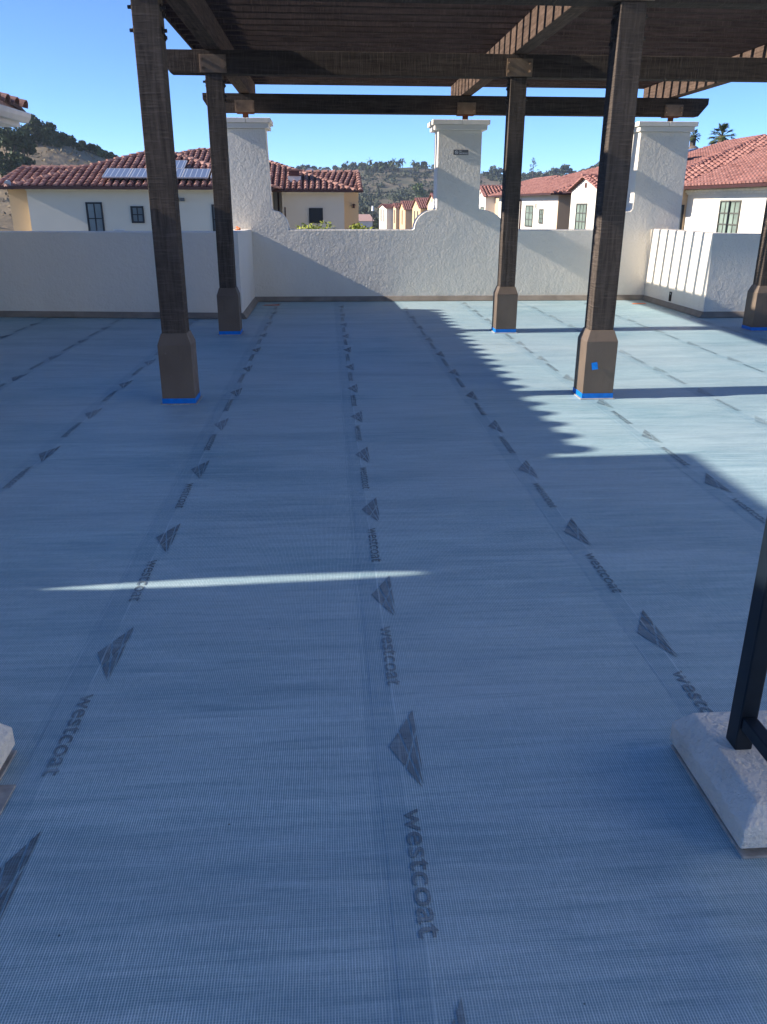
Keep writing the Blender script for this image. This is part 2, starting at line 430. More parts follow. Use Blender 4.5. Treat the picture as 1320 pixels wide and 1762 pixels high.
# logo: triangle split by three thin gaps, as separate facets
def clip(poly, a, b_, keep):
    out = []; n = len(poly)
    def sd_(p): return ((b_[0]-a[0])*(p[1]-a[1])-(b_[1]-a[1])*(p[0]-a[0]))*keep/math.hypot(b_[0]-a[0], b_[1]-a[1])-.0034
    for i in range(n):
        p, q = poly[i], poly[(i+1) % n]; dp, dq = sd_(p), sd_(q)
        if dp >= 0: out.append(p)
        if dp*dq < 0:
            t = dp/(dp-dq); out.append((p[0]+(q[0]-p[0])*t, p[1]+(q[1]-p[1])*t))
    return out
T0, T1, T2 = (0., 0.), (-.087, -.181), (0., -.386)
lines = [((-.018, -.045), (-.001, -.34)), ((-.052, -.115), (-.004, -.372)), ((-.0, -.115), (-.048, -.285))]
polys = [[T0, T1, T2]]
for a, b_ in lines:
    nx_ = []
    for p in polys:
        for k in (1, -1):
            q = clip(p, a, b_, k)
            if len(q) > 2: nx_.append(q)
    polys = nx_
b = MB()
for p in polys: b.add([(x, y, 0) for x, y in p], [list(range(len(p)))])
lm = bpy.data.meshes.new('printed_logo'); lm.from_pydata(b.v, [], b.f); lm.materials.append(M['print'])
ROWS = [(-4.87, 7.4, 1.05), (-3.85, 7.1, 1.05), (-2.83, 4.6, 1.05), (-1.78, 1.0, 1.065), (-.76, .62, 1.065), (.238, 1.16, .992), (1.215, .77, 1.0),
        (2.23, .45, 1.0), (3.22, .8, 1.0), (4.2, .3, 1.0), (5.2, .55, 1.0)]
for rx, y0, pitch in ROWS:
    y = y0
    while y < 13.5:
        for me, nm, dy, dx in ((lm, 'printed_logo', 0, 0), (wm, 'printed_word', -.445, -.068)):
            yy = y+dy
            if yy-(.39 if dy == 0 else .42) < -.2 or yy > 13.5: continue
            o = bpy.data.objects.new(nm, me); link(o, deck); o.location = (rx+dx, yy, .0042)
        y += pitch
# hide nothing: pale caulk around the two gate kerbs and orange marks are patches on the floor
def patch(name, pts, mat, z=.0062):
    b = MB(); b.add([(x, y, z) for x, y in pts], [list(range(len(pts)))]); return b.build(name, mat, deck, origin=(0, 0, 0))
patch('orange_mark', [(4.88, 13.02), (5.12, 13.04), (5.14, 13.16), (4.92, 13.14)], M['orange'])
patch('orange_mark', [(-1.03, 13.08), (-.76, 13.10), (-.78, 13.2), (-1.0, 13.18)], M['orange'])

# ------------------------------------------------------------ far parapet with three pillars
FW = 13.66
def scroll(x0, x1, z0, z1, rev=False):
    """convex quarter-ellipse shoulder from (x0,z0) to (x1,z1)"""
    P = []
    for i in range(9):
        t = math.pi/2*i/8
        P.append((x0+(x1-x0)*(1-math.cos(t)), z0+(z1-z0)*math.sin(t)))
    return P[::-1] if rev else P
prof = [(-1.5, -.02), (-1.5, 2.57)]
prof += [(-.90, 2.57), (-.86, 1.44)] + scroll(-.60, -.84, 1.115, 1.40, True)
prof += [(1.37, 1.115)] + scroll(1.40, 1.74, 1.13, 1.42)[0:] + [(1.752, 1.45), (1.752, 2.57), (2.44, 2.57), (2.44, 1.45)] + scroll(2.86, 2.46, 1.13, 1.42, True) + [(2.89, 1.115)]
prof += [(4.47, 1.115)] + scroll(4.50, 4.92, 1.13, 1.40) + [(4.95, 1.44), (4.95, 2.57), (5.76, 2.57), (5.76, -.02)]
wall = thing('parapet_wall', (2, FW, 0), 'white rough stucco parapet wall with three tall pillars at the far end of the deck', 'wall')
b = MB(); b.prism([(x, FW, z) for x, z in prof], (0, .30, 0)); b.build('wall_body', M['stucco'], wall, bevel=.012, seg=3)
b = MB(); b.box(-9.2, 13.96-.6, -8.3, -1.52, 13.96, -.5)   # outer skin under the deck edge
for x0, x1 in ((-1.49, -.91), (1.762, 2.43), (4.96, 5.75)):
    b = MB(); b.box(x0, FW+.302, .9, x1, FW+.52, 2.568); b.build('pillar_back', M['stucco'], wall, bevel=.01)
for cx, hw in ((-1.2, .385), (2.1, .445), (5.355, .475)):
    b = MB(); b.box(cx-hw+.035, FW-.055, 2.572, cx+hw-.035, FW+.575, 2.642); cap = b.build('pillar_cap', M['stucco_smooth'], wall, bevel=.008)
    boxes('cap_block', M['stucco_smooth'], wall, (cx-hw, FW-.09, 2.644, cx+.012, FW+.61, 2.712), (cx+.016, FW-.09, 2.644, cx+hw, FW+.61, 2.712), bevel=.006)
b = MB(); b.prism([(-1.19, FW-.002, .0), (-1.19, FW-.002, .082), (-1.19, FW-.016, .078), (-1.19, FW-.06, .009)], (6.49, 0, 0)); b.build('flashing', M['flash'], wall)
# left parapet with its return
lw = thing('stucco_wall', (-3, 11.7, 0), 'low white stucco wall on the left of the deck with a return towards the pillar', 'wall')
P = [(-1.19, 11.54), (-9.0, 12.44), (-9.0, 12.74), (-1.49, 11.875), (-1.49, FW-.002), (-1.19, FW-.002)]
n = len(P); zt = [1.145, 1.12, 1.12, 1.145, 1.12, 1.12]
b = MB(); b.add([(x, y, -.02) for x, y in P]+[(x, y, z) for (x, y), z in zip(P, zt)],
      [(i, (i+1) % n, n+(i+1) % n, n+i)[::-1] for i in range(n)]+[(n, n+3, n+2, n+1)[::1], (n, n+5, n+4, n+3)])
b.build('wall_body', M['stucco'], lw, bevel=.012, seg=3)
b = MB()
dx_, dy_ = -7.81, .90; L_ = math.hypot(dx_, dy_); nx2, ny2 = -dy_/L_*1, dx_/L_   # outward normal towards camera
def off(x, y, k): return (x+nx2*k, y+ny2*k)
q = []
for k, z in ((.002, 0), (.002, .085), (.014, .08), (.06, .009)): q.append((*off(-1.19, 11.54, k), z))
b.prism(q, (dx_, dy_, 0))
b.prism([(-1.188, 11.5, 0), (-1.188, 11.5, .082), (-1.176, 11.5, .078), (-1.13, 11.5, .009)], (0, FW-.06-11.5, 0))
b.build('flashing', M['flash'], lw)
# right parapet box
rw = thing('stucco_wall', (6, 12, 0), 'low white stucco wall on the right with thin slat shadows down its left face', 'wall')
P = [(5.3, 11.38), (9.5, 11.38), (9.5, 11.68), (5.6, 11.68), (5.6, FW-.002), (5.3, FW-.002)]
zt = [1.135, 1.10, 1.10, 1.13, 1.13, 1.13]
b = MB(); b.add([(x, y, -.02) for x, y in P]+[(x, y, z) for (x, y), z in zip(P, zt)],
      [(i, (i+1) % n, n+(i+1) % n, n+i) for i in range(n)]+[(n, n+1, n+2, n+3), (n, n+3, n+4, n+5)])
b.build('wall_body', M['stucco'], rw, bevel=.012, seg=3)
b = MB(); b.prism([(5.298, 11.34, 0), (5.298, 11.34, .082), (5.286, 11.34, .078), (5.24, 11.34, .009)], (0, FW-.06-11.34, 0))
dx_, dy_ = 4.2, 0.0; L_ = math.hypot(dx_, dy_)
q = [(5.28+dy_/L_*k, 11.385-dx_/L_*k, z) for k, z in ((.002, 0), (.002, .085), (.014, .08), (.06, .009))]
b.prism(q, (dx_, dy_, 0)); b.build('flashing', M['flash'], rw)
b = MB(); b.box(5.29, 12.52, .10, 5.299, 12.60, .24); b.build('drain_opening', M['hole'], rw)
b = MB(); b.box(5.284, 12.54, .20, 5.292, 12.56, .225); b.build('drain_lip', M['grey'], rw)
# little orange cap on the left wall
b = MB(); b.tube((-1.33, 12.9, 1.122), (-1.33, 12.9, 1.142), .045, .04, 10); b.tube((-1.30, 12.88, 1.142), (-1.345, 12.92, 1.172), .022, .016, 8)
tag(b.build('orange_cap', M['orange'], origin=(-1.33, 12.9, 1.122)), 'small orange plastic cap lying on top of the left wall', 'cap')

# no-smoking sign
sg = thing('wall_sign', (2.115, FW-.012, 2.255), 'small grey no smoking sign on the middle pillar', 'sign')
b = MB(); b.box(1.998, FW-.012, 2.218, 2.232, FW-.002, 2.292); b.build('plate', M['sign'], sg)
b = MB(); yy = FW-.0145
cx, cz, r0, r1 = 2.045, 2.255, .019, .026; V = []; F = []
for i in range(24):
    t = 2*math.pi*i/24; V += [(cx+r0*math.cos(t), yy, cz+r0*math.sin(t)), (cx+r1*math.cos(t), yy, cz+r1*math.sin(t))]
    j = (i+1) % 24; F.append((2*i, 2*i+1, 2*j+1, 2*j))
b.add(V, F); c45 = .7071
b.add([(cx-.019*c45-.003, yy-.0003, cz+.019*c45-.003), (cx-.019*c45+.003, yy-.0003, cz+.019*c45+.003), (cx+.019*c45+.003, yy-.0003, cz-.019*c45+.003), (cx+.019*c45-.003, yy-.0003, cz-.019*c45-.003)], [(0, 1, 2, 3)])
b.add([(cx-.013, yy, cz-.004), (cx+.012, yy, cz-.004), (cx+.012, yy, cz+.002), (cx-.013, yy, cz+.002)], [(0, 1, 2, 3)])
b.build('symbol', M['signink'], sg)
for s_, z, sz in (('NO', 2.264, .026), ('SMOKING', 2.231, .030)):
    me = text_mesh(s_, sz, 'lettering', M['signink'], 1.05, .0006)
    o = bpy.data.objects.new('lettering', me); link(o, sg); o.rotation_euler = (math.pi/2, 0, 0)
    o.location = Vector((2.085, FW-.0145, z))-sg.location

# ------------------------------------------------------------ pergola
pg = thing('pergola', (2.15, 10.2, 0), 'large dark brown timber pergola with slatted roof standing over the blue deck', 'pergola')
PX = [-1.205, 2.195, 5.48]; PY = [6.545, 10.185]
ZB0, ZB1 = 2.835, 3.065
pw = .0925
first = {}
def post(x, y):
    if 'p' not in first:
        b = MB(); b.box(-pw, -pw, .50, pw, pw, ZB0-.001); me = b.build('post', M['wood_z'], pg, origin=(0, 0, 0), bevel=.004, seg=1)
        first['p'] = me; me.location = Vector((x, y, 0))-pg.location; p = me
    else: p = inst(first['p'], 'post', (x, y, 0), pg)
    def sub(key, name, fn, mat, bev=0):
        if key not in first:
            b = MB(); fn(b); o = b.build(name, mat, p, origin=(0, 0, 0), bevel=bev); o.location = (0, 0, 0); first[key] = o
        else: inst(first[key], name, (x, y, 0), p)
    h = .128
    def base(b):
        b.box(-h, -h, .0, h, h, .47)
        a, c = h, pw+.006; v = [(-a, -a, .47), (a, -a, .47), (a, a, .47), (-a, a, .47), (-c, -c, .555), (c, -c, .555), (c, c, .555), (-c, c, .555)]
        b.add(v, [(0, 1, 5, 4), (1, 2, 6, 5), (2, 3, 7, 6), (3, 0, 4, 7), (4, 5, 6, 7)])
    sub('base', 'post_base', base, M['wrap'], .003)
    def tape(b):
        t = h+.0025
        b.add([(-t, -t, .008), (t, -t, .008), (t, t, .008), (-t, t, .008), (-t, -t, .05), (t, -t, .05), (t, t, .05), (-t, t, .05)],
              [(0, 1, 5, 4), (1, 2, 6, 5), (2, 3, 7, 6), (3, 0, 4, 7)])
    sub('tape', 'painter_tape', tape, M['tape'])
    def cau(b):
        t = h+.018; b.box(-t, -t, .001, t, t, .009)
    sub('caulk', 'caulk_bead', cau, M['caulk'], .003)
    n = 0
    for z in (2.62, 2.76):
        for s_ in (-1, 1):
            for yy, ln, dz in ((-.03, .035, 0), (.045, .02, -.03)):
                n += 1
                def bolt(b, s_=s_, yy=yy, ln=ln, z=z+dz):
                    b.tube((s_*(pw-.002), yy, z), (s_*(pw+.011), yy, z), .022, .022, 6); b.tube((s_*(pw+.011), yy, z), (s_*(pw+ln), yy, z), .012, .012, 6)
                sub('bolt%d' % n, 'bolt', bolt, M['bolt'])
    return p
posts = [post(x, y) for y in PY for x in PX]
# loose piece of tape stuck on the near right post
b = MB(); b.add([(2.118, 6.413, .300), (2.163, 6.408, .309), (2.172, 6.398, .253), (2.127, 6.411, .243)], [(0, 1, 2, 3)])
o = b.build('tape_tab', M['tape_dark'], posts[1], origin=(2.15, 6.41, .27))
so_ = o.modifiers.new('solid', 'SOLIDIFY'); so_.thickness = .001
# beams
def beam(y0, z0, z1, xa, xb, name='beam'):
    b = MB(); t = .185 if False else .17; c = .11
    P = [(xa, y0, z1), (xa, y0, z1-.09), (xa+c, y0, z0), (xb-c*1.3, y0, z0), (xb, y0, z1-.09), (xb, y0, z1)]
    b.prism(P, (0, t, 0)); return b.build(name, M['wood_x'], pg, origin=(xa, y0, z0), bevel=.004, seg=1)
beam(PY[0]-.085, ZB0, ZB1, -1.78, 6.05)
beam(PY[1]-.085, ZB0, ZB1, -1.78, 6.05)
beam(13.76, 2.80, 3.06, -1.83, 6.03)
# rafters
for x in PX:
    b = MB(); x0, x1 = x-.085, x+.085; ya, yb = 4.95, 14.95
    P = [(x0, ya, 3.33), (x0, ya, 3.20), (x0, ya+.14, 3.067), (x0, yb-.02, 3.067), (x0, yb, 3.10), (x0, yb, 3.33)]
    b.prism(P[::-1], (x1-x0, 0, 0)); b.build('rafter', M['wood_y'], pg, origin=(x0, ya, 3.1), bevel=.004, seg=1)
# slats on edge
SL0, SP = 14.985, .3155; k = 0; y = SL0; sl = None; bl = None; rnd = random.Random(4)
XA, XB = -1.64, 5.92
while y > 4.9:
    if sl is None:
        b = MB(); b.box(0, -.036, 0, XB-XA, .036, .185); sl = b.build('slat', M['slat'], pg, origin=(0, 0, 0), bevel=.003, seg=1)
        sl.location = Vector((XA, y, 3.332))-pg.location
        b = MB(); b.box(0, -SP+.037, 0, .045, -.037, .178); bl = b.build('blocking', M['slat'], pg, origin=(0, 0, 0))
        bl.location = Vector((-1.285, y, 3.333))-pg.location
    else:
        inst(sl, 'slat', (XA+rnd.uniform(-.012, .012), y+rnd.uniform(-.006, .006), 3.332+rnd.uniform(0, .004)), pg)
        if y > 5.25: inst(bl, 'blocking', (-1.285, y, 3.3335), pg)
    y -= SP
boxes('rim_board', M['wood_y'], pg, (-1.672, 4.93, 3.33, -1.645, 8.6, 3.515), (-1.668, 8.603, 3.334, -1.645, 11.9, 3.52), (-1.674, 11.903, 3.331, -1.645, 15.01, 3.517), bevel=.003)
# bracket plates with bolts
def bracket(x, y, z0, z1, big=True):
    b = MB(); hw = .145; b.box(x-hw, y-.012, z0, x+hw, y, z1); pl = b.build('bracket_plate', M['plate'], pg, bevel=.002)
    for sx in (-1, 1):
        for z in (z0+.05, z1-.045):
            b = MB(); q = x+sx*(hw-.025)
            b.tube((q, y-.0122, z), (q, y-.024, z), .019, .019, 6); b.tube((q, y-.024, z), (q, y-.05, z), .009, .009, 8)
            b.build('bolt', M['plate'], pl, origin=worldloc(pl))
for x in PX:
    bracket(x, PY[1]-.087, 2.842, 3.02)
    bracket(x, PY[0]-.087, 2.842, 3.02)
    bracket(x, 13.758, 2.803, 2.965)
    b = MB(); b.tube((x, 13.85, 2.713), (x, 13.85, 2.787), .045, .045, 12); b.build('steel_stub', M['rust'], pg); boxes('bearing_plate', M['rust'], pg, (x-.13, 13.77, 2.788, x+.13, 13.925, 2.799))

# ------------------------------------------------------------ gate kerbs and gate frame in the foreground
def kerb(x0, x1, y0, y1, label):
    t = thing('kerb_block', ((x0+x1)/2, (y0+y1)/2, 0), label, 'kerb', 'stucco blocks at the deck entrance')
    b = MB()
    lo = [(x0, y0), (x1, y0), (x1, y1), (x0, y1)]
    hi = [(x0+.05, y0+.05), (x1-.05, y0+.05), (x1-.05, y1-.02), (x0+.05, y1-.02)]
    V = [(x, y, .028) for x, y in lo]+[(x, y, .088) for x, y in lo]+[(x, y, .132) for x, y in hi]
    F = [(3, 2, 1, 0), (0, 1, 5, 4), (1, 2, 6, 5), (2, 3, 7, 6), (3, 0, 4, 7), (4, 5, 9, 8), (5, 6, 10, 9), (6, 7, 11, 10), (7, 4, 8, 11), (8, 9, 10, 11)]
    b.add(V, F); b.build('cap', M['kerb'], t, bevel=.006, seg=3)
    boxes('base', M['flash'], t, (x0+.022, y0+.02, 0, x1-.022, y1-.02, .0275))
    boxes('caulk_bead', M['caulk'], t, (x0+.008, y0-.004, .0011, x1, y1, .0085), bevel=.003)
    return t
kerb(.975, 1.80, 1.485, 1.925, 'white stucco kerb block on the right with a black metal post standing on it')
kerb(-1.75, -.935, 1.80, 2.02, 'white stucco kerb block at the left edge of the photo')
boxes('metal_threshold', M['caulk'], deck, (-1.75, 1.3, .0035, -.885, 1.865, .009), origin=(0, 0, 0))
gt = thing('gate_frame', (1.07, 1.72, .132), 'black metal gate frame post and low rail on the right kerb block', 'gate')
boxes('post', M['metal'], gt, (1.062, 1.727, .132, 1.110, 1.782, 2.2), bevel=.004)
boxes('rail', M['metal'], gt, (1.067, -.6, .200, 1.105, 1.725, .238), (1.067, -.6, 2.06, 1.105, 1.725, 2.10), bevel=.003)

# ------------------------------------------------------------ roofs
def tile(b, c, dn, ac, nm, L, r, taper=.85, k=4, lift=.03, th=0):
    """one barrel tile: c upper end centre on the plane, dn down-slope, ac across, nm normal"""
    V = []
    for p, rr, lf in ((c, r*taper, 0.), (c+dn*L, r, lift)):
        for i in range(k+1):
            t = math.pi*i/k; V.append(p+ac*(rr*math.cos(t))+nm*(rr*.85*math.sin(t)+lf))
    n = k+1; F = [(i, i+1, n+i+1, n+i) for i in range(k)]+[list(range(n, 2*n))]
    b.add(V, F)
def pip(poly, x, y):
    r = False; n = len(poly)
    for i in range(n):
        (x1, y1), (x2, y2) = poly[i], poly[(i+1) % n]
        if (y1 > y) != (y2 > y) and x < (x2-x1)*(y-y1)/(y2-y1)+x1: r = not r
    return r
def roof_face(parent, poly, mat, step=.275, expo=.36, r=.095, seed=0):
    P = [Vector(p) for p in poly]; nm = None
    nm = (P[1]-P[0]).cross(P[2]-P[0]).normalized()
    if nm.z < 0: nm = -nm
    dn = Vector((0, 0, -1)); dn = (dn-nm*dn.dot(nm)).normalized(); ac = nm.cross(dn).normalized()
    o = P[0]; q = [((p-o).dot(ac), (p-o).dot(dn)) for p in P]
    b = MB(); b.add([p-nm*.02 for p in P], [list(range(len(P)))]); b.build('roof', M['pan'], parent)
    rn = random.Random(seed); b = MB()
    a0, a1 = min(a for a, _ in q), max(a for a, _ in q); d0, d1 = min(d_ for _, d_ in q), max(d_ for _, d_ in q)
    a = a0+step/2
    while a < a1:
        dd = d1-expo
        while dd > d0-expo*.6:
            if pip(q, a, dd+expo*.5):
                tile(b, o+ac*(a+rn.uniform(-.012, .012))+dn*(dd-.06)+nm*(-.02), dn, ac, nm, expo+.07, r*rn.uniform(.95, 1.05), lift=.035)
            dd -= expo
        a += step
    if b.f:
        t = b.build('roof_tiles', mat, parent); t['kind'] = 'stuff'
def ridge(parent, p0, p1, mat, r=.13, step=.36):
    p0, p1 = Vector(p0), Vector(p1); d_ = (p1-p0); L = d_.length; dn = d_.normalized(); ac = dn.cross(Vector((0, 0, 1))).normalized(); nm = ac.cross(dn)
    b = MB(); n_ = max(1, int(L/step))
    for i in range(n_): tile(b, p0+dn*(i*L/n_)-nm*.055, dn, ac, nm, L/n_*1.12, r, .85, 5, .04)
    t = b.build('ridge_tiles', mat, parent); t['kind'] = 'stuff'
def window(h, p, u, w_, hh, cols, rows, fr, gl, nrm, dep=.05):
    """p lower-left corner on the wall, u horizontal unit vector, nrm outward normal"""
    p, u, nrm = Vector(p), Vector(u), Vector(nrm); z = Vector((0, 0, 1)); t = .05
    b = MB()
    for (a0, b0, a1, b1) in ((0, 0, w_, t), (0, hh-t, w_, hh), (0, t, t, hh-t), (w_-t, t, w_, hh-t)):
        b.obox(p+u*(a0+a1)/2+z*(b0+b1)/2+nrm*dep*.5, u*(a1-a0)/2, z*(b1-b0)/2, nrm*dep/2)
    wf = b.build('window', fr, h); wl = worldloc(wf)
    cw, chh = (w_-2*t)/cols, (hh-2*t)/rows
    for i in range(cols):
        for j in range(rows):
            b = MB(); b.obox(p+u*(t+cw*(i+.5))+z*(t+chh*(j+.5))+nrm*.008, u*(cw/2-.018), z*(chh/2-.018), nrm*.004)
            b.build('pane', gl, wf, origin=wl)
    for i in range(1, cols): b = MB(); b.obox(p+u*(t+cw*i)+z*hh/2+nrm*.018, u*.02, z*(hh/2-t), nrm*.016); b.build('mullion', fr, wf, origin=wl)
    for j in range(1, rows): b = MB(); b.obox(p+u*w_/2+z*(t+chh*j)+nrm*.020, u*(w_/2-t), z*.02, nrm*.018); b.build('glazing_bar', fr, wf, origin=wl)
    b = MB(); b.obox(p+u*w_/2+z*(hh/2)+nrm*.002, u*(w_/2-.01), z*(hh/2-.01), nrm*.002); b.build('reveal', M['wframe'], wf, origin=wl)

# --- near building on the left whose eave shades the deck
nb = thing('building', (-8, 4, -8.3), 'white neighbouring building at the upper left with clay tile eave and white gutter', 'building')
boxes('wall', M['cream'], nb, (-14, 4.62, -8.3, -5.0, 11.6, 2.43), (-14, 3.12, -8.3, -4.9, 4.6, 2.43), (-14, -7, -8.3, -4.9, 2.50, 2.43))  # gap between the blocks left open so sun reaches the wall slit
EX, EZ, SLP = -4.02, 2.665, .31
boxes('soffit', M['gutter_w'], nb, (-14.5, 4.61, 2.44, -4.03, 12.12, 2.50), (-14.5, -7.4, 2.44, -4.21, 2.50, 2.50))
for xa, ya, yb in ((EX, 4.61, 12.32), (EX-.2, 3.12, 4.60), (EX-.2, -7.4, 2.50)):
    za = EZ+(EX-xa)*SLP
    b = MB(); b.add([(xa, ya, za), (xa, yb, za), (EX-6, yb, EZ+6*SLP), (EX-6, ya, EZ+6*SLP)], [(0, 1, 2, 3)])
    b.add([(xa, ya, 2.502), (xa, yb, 2.502), (xa, yb, za), (xa, ya, za)], [(0, 1, 2, 3)]); b.build('roof', M['pan'], nb)
b = MB(); prf = [(-3.995, 2.49), (-3.995, 2.60), (-3.985, 2.60), (-3.985, 2.505), (-3.92, 2.505), (-3.895, 2.55), (-3.895, 2.60), (-3.87, 2.605), (-3.87, 2.585), (-3.88, 2.545), (-3.915, 2.49)]
b.prism([(x, 4.7, z) for x, z in prf], (0, 7.42, 0)); b.build('gutter', M['gutter_w'], nb)
dn = Vector((1, 0, -SLP)).normalized(); ac = Vector((0, 1, 0)); nm = Vector((SLP, 0, 1)).normalized(); cnt = 0
yy = 12.18; tproto = None
while yy > 4.7:
    for j in range(3 if yy > 9 else 1):
        if tproto is None:
            b = MB(); L, rr = .42, .105; V = []
            K = 8
            for (c0, r_, lf) in ((0, rr*.85, 0.), (L, rr, .03)):
                for ro in (0, -.014):
                    for i in range(K+1):
                        t = math.pi*i/K; V.append(dn*c0+ac*((r_+ro)*math.cos(t))+nm*((r_+ro)*.95*math.sin(t)+lf))
            n_ = K+1
            F = [(i, i+1, 2*n_+i+1, 2*n_+i) for i in range(K)]+[(n_+i, 3*n_+i, 3*n_+i+1, n_+i+1) for i in range(K)]+[(2*n_+i, 2*n_+i+1, 3*n_+i+1, 3*n_+i) for i in range(K)]
            b.add(V, F); tproto = b.build('roof_tile', M['tile'], nb, origin=(0, 0, 0)); tproto.location = Vector((-4.36, yy, EZ+.345*SLP))-nb.location
        else:
            inst(tproto, 'roof_tile', (-4.36-j*.36, yy, EZ+(.345+j*.36)*SLP), nb)
        if j == 0 and yy > 7:
            b = MB(); b.tube((EX-.005, yy, EZ+.005), (EX-.03, yy, EZ+.012), .083, .083, 12); b.build('mortar_stop', M['mortar'], nb)
    yy -= .322
# verge tiles climbing the far end of the roof on a bed of mortar
boxes('mortar_bed', M['mortar'], nb, (-4.05, 4.7, 2.585, -3.99, 12.02, 2.74))
def hip_tile(x, y, z, r, L):
    b = MB(); V = []; K = 8; N = 6
    for j in range(N+1):
        q = j/N; c = Vector((x+.10*q, y+L*q, z-.10*q*q)); rr = r*(1-.25*q*q)
        for i in range(K+1):
            t = math.pi*i/K; V.append(c+Vector((rr*math.cos(t), 0, rr*.95*math.sin(t))))
    F = [(j*(K+1)+i, j*(K+1)+i+1, (j+1)*(K+1)+i+1, (j+1)*(K+1)+i) for j in range(N) for i in range(K)]
    b.add(V, F+[list(range(N*(K+1), (N+1)*(K+1)))]); b.build('hip_tile', M['tile_shaded'], nb)
hip_tile(-4.12, 11.50, 2.672, .135, .66)
hip_tile(-4.25, 10.95, 2.72, .135, .60)
# taller part with a raised parapet beyond the left frame edge, slit in its unseen wall shaped to cast the floor's sun streak
boxes('raised_parapet', M['cream'], nb, (-4.2, -7, 2.722, -4.0, 4.60, 3.10))
sy0, sy1 = 2.955, 3.025
b = MB(); b.prism([(-4.0, y, z) for y, z in ((-7, -.01), (2.99, -.01), (2.99, 1.36), (2.964, 1.50), (2.954, 1.70), (2.960, 1.95), (2.966, 2.08), (2.976, 2.16), (2.976, 2.72), (-7, 2.72))], (-.05, 0, 0)); b.build('streak_slit_wall', M['cream'], nb)
b = MB(); b.prism([(-4.0, y, z) for y, z in ((2.9905, -.01), (4.60, -.01), (4.60, 2.72), (2.9765, 2.72), (2.9765, 2.18), (3.000, 2.16), (3.016, 2.08), (3.024, 1.92), (3.026, 1.70), (3.012, 1.50), (2.9905, 1.36))], (-.05, 0, 0)); b.build('streak_slit_wall', M['cream'], nb)
# unseen white block added on the right to bounce sunlight into the shade
bounce_block = thing('building', (10, -1.5, -8.3), 'white block added out of view beside the deck to bounce sunlight into the shade', 'building')
boxes('wall', M['white_r'], bounce_block, (7.6, -8, -8.3, 15, 3.2, 5.6))
boxes('roof', M['tile2'], bounce_block, (7.2, -8.4, 5.602, 15.4, 3.6, 5.8))

# --- long cream house behind the left half of the parapet
hl = thing('house', (-6, 36, -8.3), 'long cream house with clay tile hip roofs and solar panels behind the left wall', 'house')
ez = 2.10
def wallbox(h, x0, y0, x1, y1, mat, z1=2.08, z0=-8.3):
    b = MB(); b.box(x0, y0, z0, x1, y1, z1); return b.build('wall', mat, h)
wallbox(hl, -11.42, 34, -2.45, 44, M['cream'])
wallbox(hl, -12.35, 34.7, -11.425, 44, M['orange_r'])
wallbox(hl, -2.445, 40.9, -2.05, 46, M['white_r'])
wallbox(hl, -2.02, 40, .83, 46, M['cream'])
wallbox(hl, .835, 40.7, 1.52, 46, M['orange_r'])
# roof 1 : pyramid
A, B_, Cc = (-11.95, 33.5, ez), (-2.05, 33.5, ez), (-7.0, 38.2, 3.68)
roof_face(hl, [A, B_, Cc], M['tile'], seed=1)
roof_face(hl, [B_, (-2.05, 43, ez), Cc], M['tile'], seed=2)
ridge(hl, Cc, A, M['tile']); ridge(hl, Cc, B_, M['tile'])
b = MB(); b.tube((-11.9, 33.46, 2.17), (-11.9, 33.6, 2.22), .12, .10, 10); b.build('finial', M['grey'], hl)
# roof 2 : right wing
A2, B2, C2 = (-9.0, 39.5, ez), (1.30, 39.5, ez), (-4.6, 45.5, 4.06)
roof_face(hl, [(-12.6, 39.5, ez), B2, C2, (-6.6, 45.5, 4.06)], M['tile'], seed=3)
ridge(hl, (-6.6, 45.5, 4.06), (-12.6, 39.5, ez), M['tile'])
ridge(hl, C2, B2, M['tile'])
ridge(hl, (-6.6, 45.5, 4.06), C2, M['tile'])
# roof 3
roof_face(hl, [(-2, 42.1, ez-.02), (1.66, 41.4, ez-.05), (1.62, 44.4, 3.02), (-1.9, 44.7, 3.02)], M['tile'], seed=4)
ridge(hl, (-1.9, 44.7, 3.03), (1.62, 44.4, 3.03), M['tile'])
ridge(hl, (1.62, 44.4, 3.03), (1.66, 41.4, ez), M['tile'])
# roof 4
roof_face(hl, [(-12.75, 34.2, ez-.03), (-10.5, 34.2, ez-.03), (-9.8, 36.7, 2.88), (-12.3, 36.7, 2.86)], M['tile'], seed=5)
ridge(hl, (-9.6, 36.7, 2.89), (-12.3, 36.7, 2.87), M['tile']); ridge(hl, (-12.3, 36.7, 2.87), (-12.75, 34.2, ez-.01), M['tile'])
# gutters and soffits
for (x0, y0, x1) in ((-11.98, 33.42, -2.0), (-2.58, 39.42, 1.35), (-12.8, 34.12, -11.98), (1.352, 40.1, 1.72)):
    b = MB(); b.box(x0, y0, ez-.11, x1, y0+.1, ez-.005); b.build('gutter', M['gutter'], hl)
boxes('soffit', M['cream'], hl, (-11.97, 33.52, 2.06, -2.1, 34.2, 2.078), (-2.6, 39.52, 2.06, 1.32, 40.2, 2.078), (-12.78, 34.22, 2.05, -11.98, 34.9, 2.068), (1.33, 40.2, 2.05, 1.70, 40.9, 2.068))
boxes('cornice', M['trim'], hl, (-11.44, 33.95, 1.95, -2.43, 33.998, 2.055), (-2.04, 39.95, 1.95, .85, 39.998, 2.055))
window(hl, (-9.26, 34, .35), (1, 0, 0), .62, 1.19, 2, 2, M['wframe'], M['glass'], (0, -1, 0))
window(hl, (-7.57, 34, .78), (1, 0, 0), .49, .62, 2, 2, M['wframe'], M['glass'], (0, -1, 0))
window(hl, (-4.46, 34, .35), (1, 0, 0), .62, 1.12, 2, 2, M['wframe'], M['glass'], (0, -1, 0))
